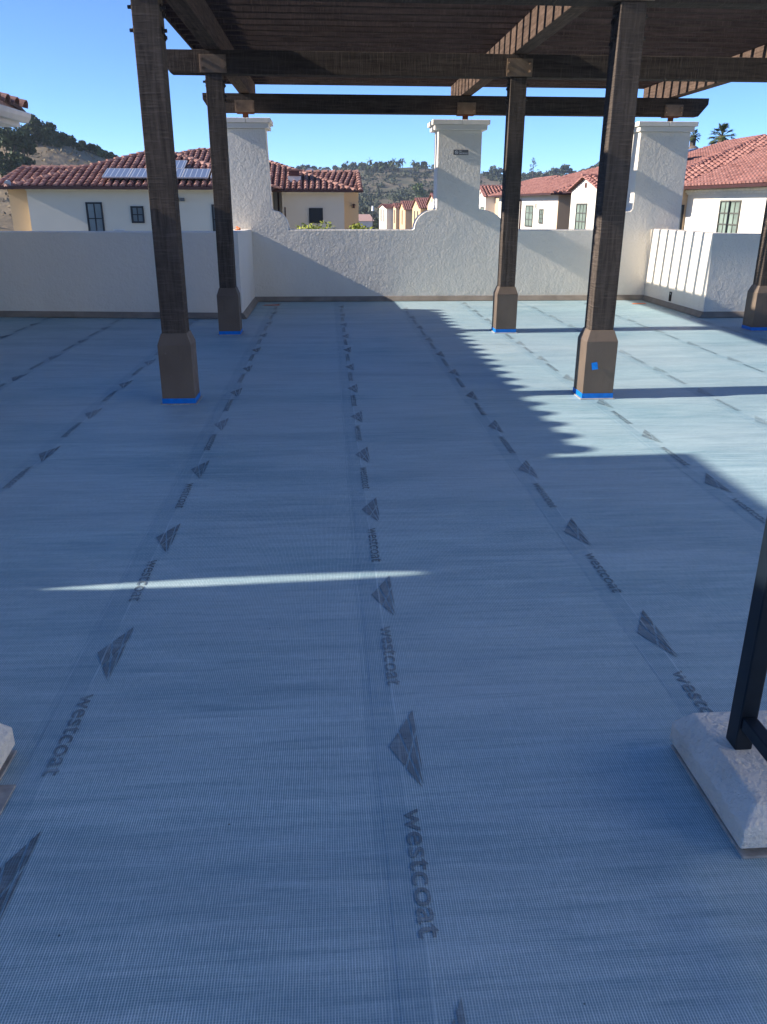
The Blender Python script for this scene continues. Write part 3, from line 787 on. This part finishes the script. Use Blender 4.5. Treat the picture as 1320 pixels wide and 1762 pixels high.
window(hl, (-.80, 40, .66), (1, 0, 0), .64, .66, 1, 1, M['wframe'], M['wframe'], (0, -1, 0))
b = MB(); b.box(-2.28, 40.84, .1, -2.2, 40.898, 2.0); b.build('downspout', M['gutter'], hl)
b = MB(); b.box(-1.93, 39.985, .3, -1.87, 39.995, 1.35); b.build('downspout', M['gutter'], hl)
boxes('flood_light', M['sign'], hl, (-5.86, 33.9, 1.58, -5.70, 33.998, 1.72), (-5.62, 33.88, 1.58, -5.48, 33.998, 1.70))
boxes('vent', M['trim'], hl, (-8.32, 33.985, .36, -7.86, 33.998, .56))
for i in range(5): boxes('vent_louvre', M['grey'], hl, (-8.29, 33.975, .385+i*.033, -7.89, 33.984, .403+i*.033))
b = MB(); b.prism([(1.25, 40.55, 1.32), (1.33, 40.55, 1.32), (1.33, 40.55, 1.44), (1.38, 40.55, 1.44), (1.33, 40.55, 1.50), (1.25, 40.55, 1.50), (1.20, 40.55, 1.44), (1.25, 40.55, 1.44)], (0, .148, 0)); b.build('wall_lamp', M['gutter'], hl)
# chimney on the wing
b = MB(); b.box(-1.75, 40.6, 2.25, -1.15, 41.4, 2.70); b.build('chimney', M['white_r'], hl)
b = MB(); b.box(-1.68, 40.55, 2.70, -1.22, 41.3, 2.93); b.build('chimney_louvre', M['pan'], hl)
b = MB(); b.box(-1.78, 40.5, 2.93, -1.12, 41.4, 2.99); b.build('chimney_cap', M['tile'], hl)
# solar panels, each a thing of its own lying on the roof
def roofz(y): return ez+(y-33.5)*.3362
labs = ['leftmost of the lower row of solar panels on the cream house roof', 'second solar panel from the left in the lower row on the roof',
        'third solar panel from the left in the lower roof row, behind the near brown post', 'fourth solar panel from the left in the lower row on the tile roof',
        'rightmost solar panel of the lower row, separated by a small gap']
up_ = Vector((0, 1, .3362)).normalized(); nrm = Vector((0, -.3362, 1)).normalized()
for (x, y, lb) in [(-8.0, 34.42, labs[0]), (-7.0, 34.42, labs[1]), (-6.0, 34.42, labs[2]), (-5.0, 34.42, labs[3]), (-3.92, 34.42, labs[4]), (-6.05, 35.45, 'single solar panel above the lower row of panels on the tile roof')]:
    c = Vector((x, y, roofz(y)))+nrm*.19
    t = thing('solar_panel', tuple(c), lb, 'solar panel', 'solar panels on the cream house roof')
    sk = .0
    b = MB(); b.obox(c, Vector((.485, 0, 0)), up_*.52, nrm*.02); o = b.build('cells', M['solar'], t)
    for s_ in (-1, 1):
        b = MB(); b.obox(c+Vector((s_*.492, 0, 0)), Vector((.007, 0, 0)), up_*.53, nrm*.024); b.build('frame_side', M['grey'], t)
        b = MB(); b.obox(c+up_*.526*s_, Vector((.485, 0, 0)), up_*.006, nrm*.024); b.build('frame_rail', M['grey'], t)

# --- row of houses on the right, receding down the street
def gable_bay(h, xf, y0, y1, mat, rise=.62, dep=6., zt=2.05, tilem='tile2', vent=True):
    ym = (y0+y1)/2; zr = zt+rise
    b = MB(); b.prism([(xf, y1, -8.3), (xf, y0, -8.3), (xf, y0, zt), (xf, ym, zr), (xf, y1, zt)], (dep, 0, 0)); b.build('wall', mat, h)
    o_ = .22; zz = .05
    k_ = rise/(ym-y0)
    for (ya, s_) in ((y0-o_, 1), (y1+o_, -1)):
        za = zt-o_*k_+zz
        roof_face(h, [(xf-.15, ya, za), (xf+dep, ya, za), (xf+dep, ym, zr+zz), (xf-.15, ym, zr+zz)], M[tilem], seed=int(ym*10))
    ridge(h, (xf+dep, ym, zr+zz+.02), (xf-.2, ym, zr+zz+.02), M[tilem])
    ridge(h, (xf-.12, ym, zr+zz), (xf-.12, y0-o_, zt-o_*k_+zz), M[tilem], .10, .3); ridge(h, (xf-.12, ym, zr+zz), (xf-.12, y1+o_, zt-o_*k_+zz), M[tilem], .10, .3)
    if vent:
        b = MB(); b.box(xf-.04, ym-.11, zr-.62*rise-.1, xf-.002, ym+.11, zr-.62*rise+.1); b.build('gable_vent', M['pan'], h)
def hip(h, x0, y0, x1, y1, z, s_, mat, seed):
    """hip roof: -x face, -y face and ridge; eave rectangle x0..x1, y0..y1"""
    w2 = min(x1-x0, y1-y0)/2; zr = z+s_*w2
    if (x1-x0) < (y1-y0): a, c = ((x0+w2), y0+w2), (x0+w2, y1-w2)
    else: a, c = (x0+w2, y0+w2), (x1-w2, y0+w2)
    a3, c3 = (*a, zr), (*c, zr)
    if (x1-x0) < (y1-y0):
        roof_face(h, [(x0, y1, z), (x0, y0, z), a3, c3], mat, seed=seed); roof_face(h, [(x0, y0, z), (x1, y0, z), a3], mat, seed=seed+1)
        ridge(h, c3, (x0, y1, z), mat)
    else:
        roof_face(h, [(x0, y1, z), (x0, y0, z), a3], mat, seed=seed); roof_face(h, [(x0, y0, z), (x1, y0, z), c3, a3], mat, seed=seed+1)
        ridge(h, a3, (x0, y1, z), mat)
    ridge(h, a3, (x0, y0, z), mat); ridge(h, a3, c3, mat)
SX = (0, -1, 0)
# R1 : nearest, L-shaped
r1 = thing('house', (16, 30, -8.3), 'large cream house with red tile roof at the right edge behind the low wall', 'house')
wallbox(r1, 13.9, 14, 24, 32.5, M['white_r'], 2.12); wallbox(r1, 12.5, 32.505, 24, 43.0, M['peach_r'], 2.08)
S2 = .28; z0 = 2.14
roof_face(r1, [(13.35, 32.0, z0), (13.35, 14, z0), (22.0, 14, z0+8.65*S2), (22.0, 40.65, z0+8.65*S2)], M['tile2'], seed=11)
roof_face(r1, [(12.0, 32.0, z0), (13.35, 32.0, z0), (22.0, 40.65, z0+8.65*S2), (20.5, 40.5, z0+8.5*S2)], M['tile2'], seed=12)
roof_face(r1, [(12.0, 44.0, z0), (12.0, 32.0, z0), (20.5, 40.5, z0+8.5*S2), (20.5, 44, z0+8.5*S2)], M['tile2'], seed=13)
ridge(r1, (20.5, 40.5, z0+8.5*S2), (12.0, 32.0, z0), M['tile2'], .15)
boxes('gutter', M['gutter'], r1, (13.25, 14, 2.03, 13.35, 31.95, 2.13), (11.95, 31.9, 2.03, 13.25, 32.0, 2.13), (11.9, 32.0, 2.03, 12.0, 36.1, 2.13), (11.9, 41.2, 2.03, 12.0, 43, 2.13))
boxes('soffit', M['trim'], r1, (13.36, 14, 2.06, 13.9, 31.99, 2.10), (12.0, 32.0, 2.06, 13.9, 32.5, 2.085))
boxes('cornice', M['trim'], r1, (13.82, 14, 1.86, 13.898, 32.46, 1.93), (13.76, 14, 1.932, 13.898, 32.46, 2.02))
window(r1, (13.9, 29.6, .45), (0, -1, 0), 1.5, 1.2, 4, 3, M['wframe_g'], M['glass_g'], (-1, 0, 0))
b = MB(); b.box(13.83, 28.81, .47, 13.895, 28.88, 1.63); b.build('window_post', M['wframe'], r1)
window(r1, (13.9, 25.4, .45), (0, -1, 0), 1.4, 1.2, 4, 3, M['wframe_g'], M['glass_g'], (-1, 0, 0))
window(r1, (13.42, 32.505, .45), (1, 0, 0), .38, 1.05, 1, 1, M['wframe'], M['glass'], (0, -1, 0))
b = MB(); b.box(17.2, 31.5, 3.1, 18.2, 32.6, 3.75); b.build('chimney', M['mortar'], r1)
b = MB(); b.box(17.0, 31.3, 3.75, 18.4, 32.8, 3.83); b.build('chimney_shelf', M['mortar'], r1)
roof_face(r1, [(16.9, 31.2, 4.0), (18.5, 31.2, 4.0), (18.5, 32.05, 4.2), (16.9, 32.05, 4.2)], M['tile2'], seed=21)
b = MB(); b.box(17.3, 31.6, 3.832, 18.1, 32.5, 4.0); b.build('chimney_louvre', M['pan'], r1)
nr_ = Vector((-S2, 0, 1)).normalized(); ux = Vector((1, 0, S2)).normalized()
for i, lb in enumerate(('nearer of the two solar panels raised on the right hand red roof', 'farther of the two solar panels raised on the right hand red roof')):
    yy = 38.5+i*1.9; c = Vector((15.6, yy, z0+3.6*S2))+nr_*.45
    t = thing('solar_panel', tuple(c), lb, 'solar panel', 'solar panels on the right hand red roof')
    b = MB(); b.obox(c, ux*.8, Vector((0, .9, 0)), nr_*.03); b.build('cells', M['solar'], t)
    for q in (-.7, .7): b = MB(); b.tube(c+Vector((-.5, q, 0)), c+Vector((-.5, q, -.42)), .03, .03); b.build('leg', M['mortar'], t)
# gable bay of R1's far wing
gable_bay(r1, 11.75, 36.4, 40.9, M['white_r'], .55, 5, 2.10)
window(r1, (11.75, 39.8, .35), SX, 1.6, 1.2, 3, 3, M['wframe_g'], M['glass_g'], (-1, 0, 0))
# R2
r2 = thing('house', (16, 54, -8.3), 'cream house with long red roof and brown downpipe, between the two right brown posts', 'house')
wallbox(r2, 12.5, 46, 24, 62, M['white_r'], 2.04); wallbox(r2, 12.505, 45.9, 24, 45.998, M['peach_r'], 2.04)
hip(r2, 12.0, 45.4, 25, 63, 2.08, .28, M['tile2'], 31)
boxes('gutter', M['gutter'], r2, (11.9, 45.3, 1.98, 12.0, 63, 2.07), (12.001, 45.3, 1.98, 20, 45.4, 2.07))
b = MB(); b.box(12.42, 54.6, -2, 12.498, 54.75, 1.7); b.tube((12.46, 54.68, 1.7), (12.1, 54.68, 1.95), .06, .06); b.build('downspout', M['gutter'], r2)
for yy, wd, z_, hh in ((56.9, 1.7, .2, 1.2), (52.8, 1.9, .2, 1.25), (49.3, .9, .45, .8)):
    window(r2, (12.5, yy+.5, z_), SX, wd, hh, 2, 3, M['wframe_g'], M['glass_g'], (-1, 0, 0))
b = MB(); b.box(12.38, 50.6, 1.3, 12.498, 50.8, 1.55); b.build('wall_lamp', M['trim'], r2)
# R3
r3 = thing('house', (16, 68, -8.3), 'small cream gabled house right of the middle pillar', 'house')
wallbox(r3, 13.1, 63.5, 24, 66.4, M['peach_r'], 2.0); gable_bay(r3, 12.35, 66.4, 71.0, M['white_r'], .75, 8)
hip(r3, 12.9, 62.9, 24, 82, 2.04, .28, M['tile2'], 41)
wallbox(r3, 12.9, 71.05, 24, 80, M['yellow_r'], 2.0)
window(r3, (12.35, 70.2, .2), SX, 1.0, 1.05, 1, 2, M['wframe_g'], M['glass_g'], (-1, 0, 0)); window(r3, (12.35, 68.3, .2), SX, 1.3, 1.1, 1, 2, M['wframe_g'], M['glass_g'], (-1, 0, 0))
b = MB(); b.tube((13.4, 63.49, 1.0), (13.4, 63.3, 1.0), .1, .14, 8); b.build('wall_lamp', M['trim'], r3)
# orange row beyond
def row_house(x, y0, y1, mat, lab, rise=.95, nwin=2, zt=1.35, h2=True):
    t = thing('row_house', (x+4, (y0+y1)/2, -8.3), lab, 'house', 'row of gabled houses down the street')
    gable_bay(t, x, y0, y1, mat, rise, 9, zt, 'tile2', True)
    for i in range(nwin):
        window(t, (x, y1-(i+.7)*(y1-y0)/(nwin+.6), -1.2), SX, .9, 1.9, 1, 2, M['wframe_g'], M['glass'], (-1, 0, 0))
    return t
row_house(11.9, 92.5, 101.0, M['yellow_r'], 'orange gabled house nearest the left side of the middle pillar', 1.1, 2, 1.45)
row_house(11.2, 102.2, 111.8, M['orange_r'], 'orange gabled house with two slim windows, middle of the orange row', 1.1, 2, 1.02)
row_house(10.62, 115.5, 124.5, M['orange_r'], 'farthest orange gabled house with small roof in the row', 1.05, 1, .76)
row_house(10.15, 125.5, 130.5, M['peach_r'], 'tan house just left of the orange row', .55, 1, .98)
row_house(9.2, 131.5, 150, M['white_r'], 'leftmost pale house of the row by the road', .55, 4, .85)

# ------------------------------------------------------------ vegetation
def leaf(b, p, s_, rn, flat=0.):
    u = Vector((rn.gauss(0, 1), rn.gauss(0, 1), rn.gauss(0, 1)*(1-flat))).normalized(); v = u.orthogonal().normalized()
    v = (v*math.cos(rn.random()*6.28)+u.cross(v)*math.sin(rn.random()*6.28)).normalized()
    s2 = s_*rn.uniform(.6, 1.3); b.add([p-u*s2*.9, p+v*s2*.5, p+u*s2*.9, p-v*s2*.5], [(0, 1, 2, 3)])
def crown_blobs(b, blobs, per, ls, rn):
    for (c, r) in blobs:
        c = Vector(c)
        for _ in range(per):
            d_ = Vector((rn.gauss(0, 1), rn.gauss(0, 1), rn.gauss(0, 1))).normalized()
            k_ = rn.random()**.33
            if d_.z < -.3: k_ *= .8
            leaf(b, c+Vector((d_.x*r, d_.y*r, d_.z*r*.8))*k_, ls, rn)
def tree(x, y, zb, h, w_, mat, label, cat='tree', group=None, nb=9, per=90, ls=.3, seed=0, name='tree', trunk=.35, bare=.3):
    rn = random.Random(seed); t = thing(name, (x, y, zb), label, cat, group)
    tb = MB(); th = h*trunk; top = Vector((x+rn.uniform(-.05, .05)*h, y, zb+th)); r0 = h*.028
    tb.tube((x, y, zb-.6), top, r0*1.4, r0*.8, 7)
    blobs = []
    for i in range(nb):
        a = rn.random()*6.28; q = rn.random()**.5*w_/2*.72; zz = zb+h*rn.uniform(bare+.08, .88)
        q *= 1-.45*max(0, (zz-zb)/h-.55)/.45
        c = Vector((x+q*math.cos(a), y+q*math.sin(a), zz)); r = w_*rn.uniform(.16, .27); blobs.append((c, r))
        tb.tube(top-Vector((0, 0, th*.1)), c, r0*.55, r0*.15, 5, False)
    tb.build('trunk', M['bark'], t)
    b = MB(); crown_blobs(b, blobs, per, ls, rn); b.build('crown', mat, t)
    return t
def palm(x, y, zb, h, fr, label, group, seed=0, nf=22, seg=4, leafy=False):
    rn = random.Random(seed); t = thing('palm_tree', (x, y, zb), label, 'palm tree', group)
    b = MB(); lean = rn.uniform(-.03, .03)*h
    b.tube((x, y, zb-.8), (x+lean*.5, y, zb+h*.5), h*.022+.06, h*.014+.05, 7, False); b.tube((x+lean*.5, y, zb+h*.5), (x+lean, y, zb+h), h*.014+.05, h*.013+.05, 7); b.build('trunk', M['bark'], t)
    c = Vector((x+lean, y, zb+h)); b = MB()
    for i in range(nf):
        a = rn.random()*6.28; el = rn.uniform(-.75, 1.35); d_ = Vector((math.cos(a)*math.cos(el), math.sin(a)*math.cos(el), math.sin(el)))
        if leafy:
            # fan palm: stalk then a pleated fan of narrow blades
            s0 = c; s1 = c+d_*fr*.5-Vector((0, 0, fr*.05)); b.tube(s0, s1, .02, .012, 4, False)
            side = d_.cross(Vector((0, 0, 1)))
            if side.length < .1: side = Vector((1, 0, 0))
            side.normalize()
            for k_ in range(13):
                t_ = (k_-6)/6*1.25; dd = (d_*math.cos(t_)+side*math.sin(t_)).normalized(); e = s1+dd*fr*.52*(1-.12*abs(t_))-Vector((0, 0, fr*.10+rn.random()*.05*fr))
                pn = dd.cross(Vector((0, 0, 1))).normalized()*fr*.035
                mid = s1+dd*fr*.26
                b.add([s1, mid+pn, e, mid-pn], [(0, 1, 2, 3)])
        else:
            side = d_.cross(Vector((0, 0, 1)))
            side = side.normalized() if side.length > .1 else Vector((1, 0, 0))
            p = c; pv = None; V = []
            for k_ in range(seg+1):
                q = k_/seg; pp = c+d_*fr*q-Vector((0, 0, fr*.45*q*q)); wd = fr*.17*math.sin(math.pi*min(.97, q*.85+.1)); V += [pp-side*wd, pp+side*wd]
            b.add(V, [(2*k_, 2*k_+1, 2*k_+3, 2*k_+2) for k_ in range(seg)])
    b.build('crown', M['leaf_palm'], t); return t

# lime shrubs whose tops show over the parapet
tree(-.55, 24, -8.3, 10.24, 2.1, M['leaf_lime'], 'yellow green tree top left of the two showing above the parapet', 'tree', 'lime trees behind the parapet', 16, 420, .05, 5, 'tree', .75, .62)
tree(1.0, 24, -8.3, 10.33, 2.0, M['leaf_lime'], 'yellow green tree top under the dark square window corner of the cream house', 'tree', 'lime trees behind the parapet', 16, 420, .05, 6, 'tree', .75, .62)
# left hill oaks
def W(px, py, Y):
    """world point that the photo shows at pixel (px, py) when it stands at distance Y"""
    p_, y_ = R(20.9), R(3.85); f_ = Vector((math.sin(y_)*math.cos(p_), math.cos(y_)*math.cos(p_), -math.sin(p_))); r_ = Vector((math.cos(y_), -math.sin(y_), 0)); u_ = r_.cross(f_)
    d_ = f_*1388+r_*(px-660)-u_*(py-881); t_ = Y/d_.y; return Vector((0, 0, 1.5))+d_*t_
hilltrees = [(4, 214, 62, 116), (34, 220, 44, 121), (20, 208, 60, 138), (58, 196, 34, 140), (72, 206, 34, 142), (86, 216, 34, 139), (104, 232, 26, 143), (118, 238, 20, 145), (130, 246, 15, 143), (141, 249, 15, 147), (154, 251, 15, 148), (165, 257, 14, 149), (176, 258, 12, 150), (188, 264, 14, 150), (198, 269, 8, 150), (236, 276, 8, 148)]
tl = ['huge dark oak at the far left edge, lowest on the slope', 'dark oak low on the slope just below the white gutter end', 'dark oak behind the two lowest ones at the left edge', 'tallest airy oak standing out against the sky on the left hill', 'airy oak right beside the tallest one on the left hill', 'dark oak at the right foot of the airy oaks', 'dense round oak in the middle of the hill row', 'dense oak right of the round one in the hill row', 'short dark oak where the hill row starts falling', 'rounded olive oak on the falling ridge', 'smaller olive oak on the falling ridge', 'pale yellowish green small tree on the ridge of the left hill', 'pale small tree right of the yellowish green one', 'low grey green tree near the end of the ridge row', 'last tiny tree of the row on the left ridge', 'lone bush on the hill crest just left of the near brown post']
for i, ((px, py, wpx, Y), lb) in enumerate(zip(hilltrees, tl)):
    p = W(px, py, Y); zb = -8.4+lefth(p.x, Y); mt = M['leaf_light'] if i in (11, 12) else M['leaf_oak']
    tree(p.x, Y, zb-.3, max(1.6, (p.z-zb)*(.98 if px < 110 else .82)+.3), wpx*Y/1486*1.1, mt, lb, 'tree', None, 15, 110, .34, 40+i, 'tree', .3, -.03)

# distant ridge: trees, palms, houses
ORD = 'first second third fourth fifth sixth seventh eighth ninth tenth eleventh twelfth thirteenth fourteenth fifteenth sixteenth seventeenth eighteenth nineteenth twentieth twenty-first twenty-second'.split()
far_trees = [(500, 291, 12), (512, 288, 16), (524, 283, 24), (540, 294, 16), (562, 289, 16), (575, 286, 10), (590, 286, 12), (608, 297, 20), (622, 301, 16), (650, 298, 20), (660, 299, 18), (672, 303, 16), (718, 292, 12), (728, 292, 12), (836, 300, 16), (852, 287, 24), (862, 302, 14),
             (900, 300, 20), (912, 296, 22), (926, 297, 24), (944, 294, 24), (958, 290, 26), (972, 284, 26), (985, 296, 22), (1003, 296, 22), (1018, 283, 24), (1032, 276, 26), (1046, 276, 26), (880, 300, 20)]
def place_lab(px):
    if px < 560: return 'over the cream house ridge'
    if px < 640: return 'just right of the cream house roof'
    if px < 750: return 'just left of the middle pillar'
    if px < 870: return 'just right of the middle pillar'
    if px < 960: return 'between the two right posts'
    return 'above the red roofs'
for i, (px, py, wpx) in enumerate(far_trees):
    Y = 440+(i % 3)*8; p = W(px, py, Y); zb = farh(p.x, Y)-1; h = max(3.5, p.z-zb); wd = wpx*Y/1486
    grp = sorted(q[0] for q in far_trees if place_lab(q[0]) == place_lab(px)); tree(p.x, Y, zb, h, wd*1.05, M['leaf_far'], ORD[grp.index(px)]+' from left of the distant trees '+place_lab(px), 'tree', 'trees '+place_lab(px), 9, 70, .8, 100+i, 'tree', .3, .08 if py > 286 else .2)
pal = [(633, 289, 1), (641, 286, 0), (646, 289, 0), (652, 287, 0), (658, 286, 1), (664, 284, 0), (668, 285, 0), (672, 282, 0), (677, 277, 1), (681, 284, 0), (687, 277, 0), (691, 276, 0), (684, 281, 0), (620, 285, 0), (636, 276, 1), (710, 287, 0), (720, 288, 0), (730, 288, 0), (745, 288, 0), (596, 284, 0), (655, 290, 0), (662, 290, 0), (700, 300, 0)]
for i, (px, py, _) in enumerate(pal[:-1]):
    Y = 424+(i % 4)*4; p = W(px, py, Y); zb = farh(p.x, Y)-1
    g_ = 'palms on the far ridge left of the middle pillar'
    palm(p.x, Y, zb, max(4, p.z-zb), 2.3 if _ == 0 else 2.8, ORD[sorted(q[0] for q in pal[:-1]).index(px)]+' palm from the left on the far ridge left of the middle pillar', g_, 300+i, 16, 3)
# tall thin conifer on the right ridge
p = W(917, 271, 430); zb = farh(p.x, 430)-1; t = thing('pine_tree', (p.x, 430, zb), 'tall thin bare looking pine on the ridge between the right brown posts', 'tree')
b = MB(); b.tube((p.x, 430, zb), p, .3, .05, 6); b.build('trunk', M['bark'], t)
b = MB(); rn = random.Random(3); H_ = p.z-zb
for i in range(26):
    z = zb+H_*(.45+.55*i/26); rr = 3.2*(1-.8*i/26)*rn.uniform(.5, 1.1); a = rn.random()*6.28; c0 = Vector((p.x, 430, z)); e = c0+Vector((math.cos(a)*rr, math.sin(a)*rr, rr*.15))
    b.tube(c0, e, .06, .03, 4, False)
    for _ in range(7): leaf(b, c0+(e-c0)*rn.uniform(.4, 1)+Vector((rn.uniform(-.3, .3), 0, rn.uniform(-.2, .2))), .35, rn)
b.build('crown', M['leaf_far'], t)
# near fan palms over the right roofs
p = W(1238, 232, 60); palm(p.x, 60, -8.3, p.z+8.3, 1.05, 'bushy fan palm standing over the red roofs at the right', 'fan palms over the red roofs', 501, 46, leafy=True)
p = W(1192, 232, 74); palm(p.x, 74, -8.3, p.z+8.3, .7, 'smaller fan palm half hidden by the right pillar', 'fan palms over the red roofs', 502, 40, leafy=True)
# rounded grey roof cap next to it
p = W(1190, 262, 62); t = MB(); rr = .5
for k_ in range(6):
    a0, a1 = math.pi/2*k_/6, math.pi/2*(k_+1)/6
    t.tube((p.x, 62, p.z+rr*math.sin(a0)), (p.x, 62, p.z+rr*math.sin(a1)), rr*math.cos(a0), max(.02, rr*math.cos(a1)), 16, False)
t.tube((p.x, 62, p.z-3), (p.x, 62, p.z), rr, rr, 16); tag(t.build('dome', M['wrap'], smooth=True, origin=(p.x, 62, p.z-3)), 'grey rounded dome showing right of the right pillar', 'dome')
# scrub covering the distant hillside (nobody could count it)
b = MB(); rn = random.Random(21)
for i in range(1500):
    y = rn.uniform(262, 455); x = rn.uniform(-30, 190)*(y/360); z = farh(x, y)
    if 325 < y-.03*x < 340: continue
    if 366 < y < 420 and 25 < x < 80 and rn.random() < .6: continue
    r = rn.uniform(1.2, 3.4)*(.65 if y > 425 else 1.)
    for _ in range(42):
        d_ = Vector((rn.gauss(0, 1), rn.gauss(0, 1), abs(rn.gauss(0, 1)))).normalized()*r*rn.random()**.3
        leaf(b, Vector((x, y, z))+d_, .62, rn)
tag(b.build('scrub', M['leaf_scrub']), 'dark scrub and bushes covering the far hillside', 'scrub', None, 'stuff')
b = MB()
for i in range(2500):                                  # dry tufts over the grassy hill
    x = rn.uniform(-100, -15); y = rn.uniform(95, 165); z = -8.4+lefth(x, y)
    for _ in range(4): leaf(b, Vector((x+rn.uniform(-.5, .5), y, z+rn.uniform(0, .4))), .28, rn)
tag(b.build('grass_tufts', leafmat('dry_tufts', (.20, .16, .09), (.34, .27, .17))), 'dry grass tufts on the left hill', 'grass', None, 'stuff')
# mid-distance trees in the valley, left of the orange row
mids = [(722, 315, 34, 300, 'big round light green tree behind the orange gables', 'leaf_light'), (742, 322, 22, 290, 'dark round tree beside the left edge of the middle pillar', 'leaf_scrub'), (684, 336, 22, 240, 'round olive tree above the pale row house', 'leaf_light'),
        (668, 345, 20, 236, 'low olive tree behind the pale row house', 'leaf_oak'), (656, 348, 16, 232, 'low dry looking tree left of the pale row house', 'leaf_light'), (640, 362, 14, 228, 'dark tree behind the street lamp', 'leaf_scrub'), (627, 350, 12, 236, 'dark tree right of the cream house corner', 'leaf_scrub'), (648, 372, 10, 215, 'low dark bush by the valley road', 'leaf_oak')]
for i, (px, py, wpx, Y, lb, mk) in enumerate(mids):
    p = W(px, py, Y); zb = -8.6 if Y < 255 else farh(p.x, Y); tree(p.x, Y, zb, p.z-zb, wpx*Y/1486, M[mk], lb, 'tree', None, 14, 130, .55, 600+i, 'tree', .25, .05)
p = W(640, 363, 200); t = thing('street_lamp', (p.x, 200, -8.3), 'black street lamp with white lantern by the valley road', 'street lamp')
b = MB(); b.tube((p.x, 200, -8.3), (p.x, 200, p.z), .12, .08); b.build('pole', M['pole'], t)
b = MB(); b.tube((p.x, 200, p.z), (p.x, 200, p.z+1.1), .3, .2, 8); b.build('lantern', plain('lantern_white', (.8, .8, .78), .5), t)
p = W(626, 372, 225); t = thing('house', (p.x, 228, -8.3), 'small far house with pinkish red roof by the valley road', 'house')
b = MB(); b.box(p.x-2.0, 226, -8.3, p.x+2.2, 230, p.z-1.2); b.build('wall', M['white_r'], t)
b = MB(); b.prism([(p.x-2.4, 225.5, p.z-1.2), (p.x+2.6, 225.5, p.z-1.2), (p.x+1.6, 228, p.z+.4), (p.x-1.4, 228, p.z+.4)], (0, 3, 0)); b.build('roof', M['mortar'], t)
def farhouse(px, py, Y, w_, lb, rm, hh=3):
    p = W(px, py, Y); t = thing('house', (p.x, Y, p.z-hh), lb, 'house')
    b = MB(); b.box(p.x-w_/2, Y, p.z-hh-3, p.x+w_/2, Y+6, p.z-.9); b.build('wall', M['white_r'], t)
    b = MB(); b.prism([(p.x-w_/2-.6, Y-.6, p.z-.9), (p.x+w_/2+.6, Y-.6, p.z-.9), (p.x+w_/2-1, Y-.6, p.z+.3), (p.x-w_/2+1, Y-.6, p.z+.3)], (0, 7, 0)); b.build('roof', rm, t)
    b = MB(); b.box(p.x-w_*.3, Y-.03, p.z-2.2, p.x+w_*.3, Y-.002, p.z-1.3); b.build('window', M['glass'], t)
farhouse(706, 299, 440, 9, 'long low red roofed house on the hilltop left of the middle pillar', M['mortar'])
farhouse(532, 291, 430, 4, 'small white house peeking over the cream house roof ridge', M['grey'])
farhouse(559, 292, 430, 5, 'small pale house on the far ridge right of the white one', M['grey'])
farhouse(900, 309, 420, 5, 'small pale hillside house just right of the second brown post', M['grey'])

# ------------------------------------------------------------ thin air haze over the valley
if True:
    b = MB(); b.box(-560, -60, -9.8, 600, 1000, 45)
    hz = b.build('haze', None); hm = bpy.data.materials.new('haze'); hm.use_nodes = True
    n_ = hm.node_tree; n_.nodes.clear(); ou = n_.nodes.new('ShaderNodeOutputMaterial'); pv = n_.nodes.new('ShaderNodeVolumePrincipled')
    pv.inputs['Color'].default_value = (.75, .86, 1, 1); pv.inputs['Density'].default_value = .00030; pv.inputs['Anisotropy'].default_value = .2
    n_.links.new(pv.outputs[0], ou.inputs['Volume']); hz.data.materials.clear(); hz.data.materials.append(hm)
    hz['kind'] = 'stuff'; hz['label'] = 'thin pale air haze over the valley'
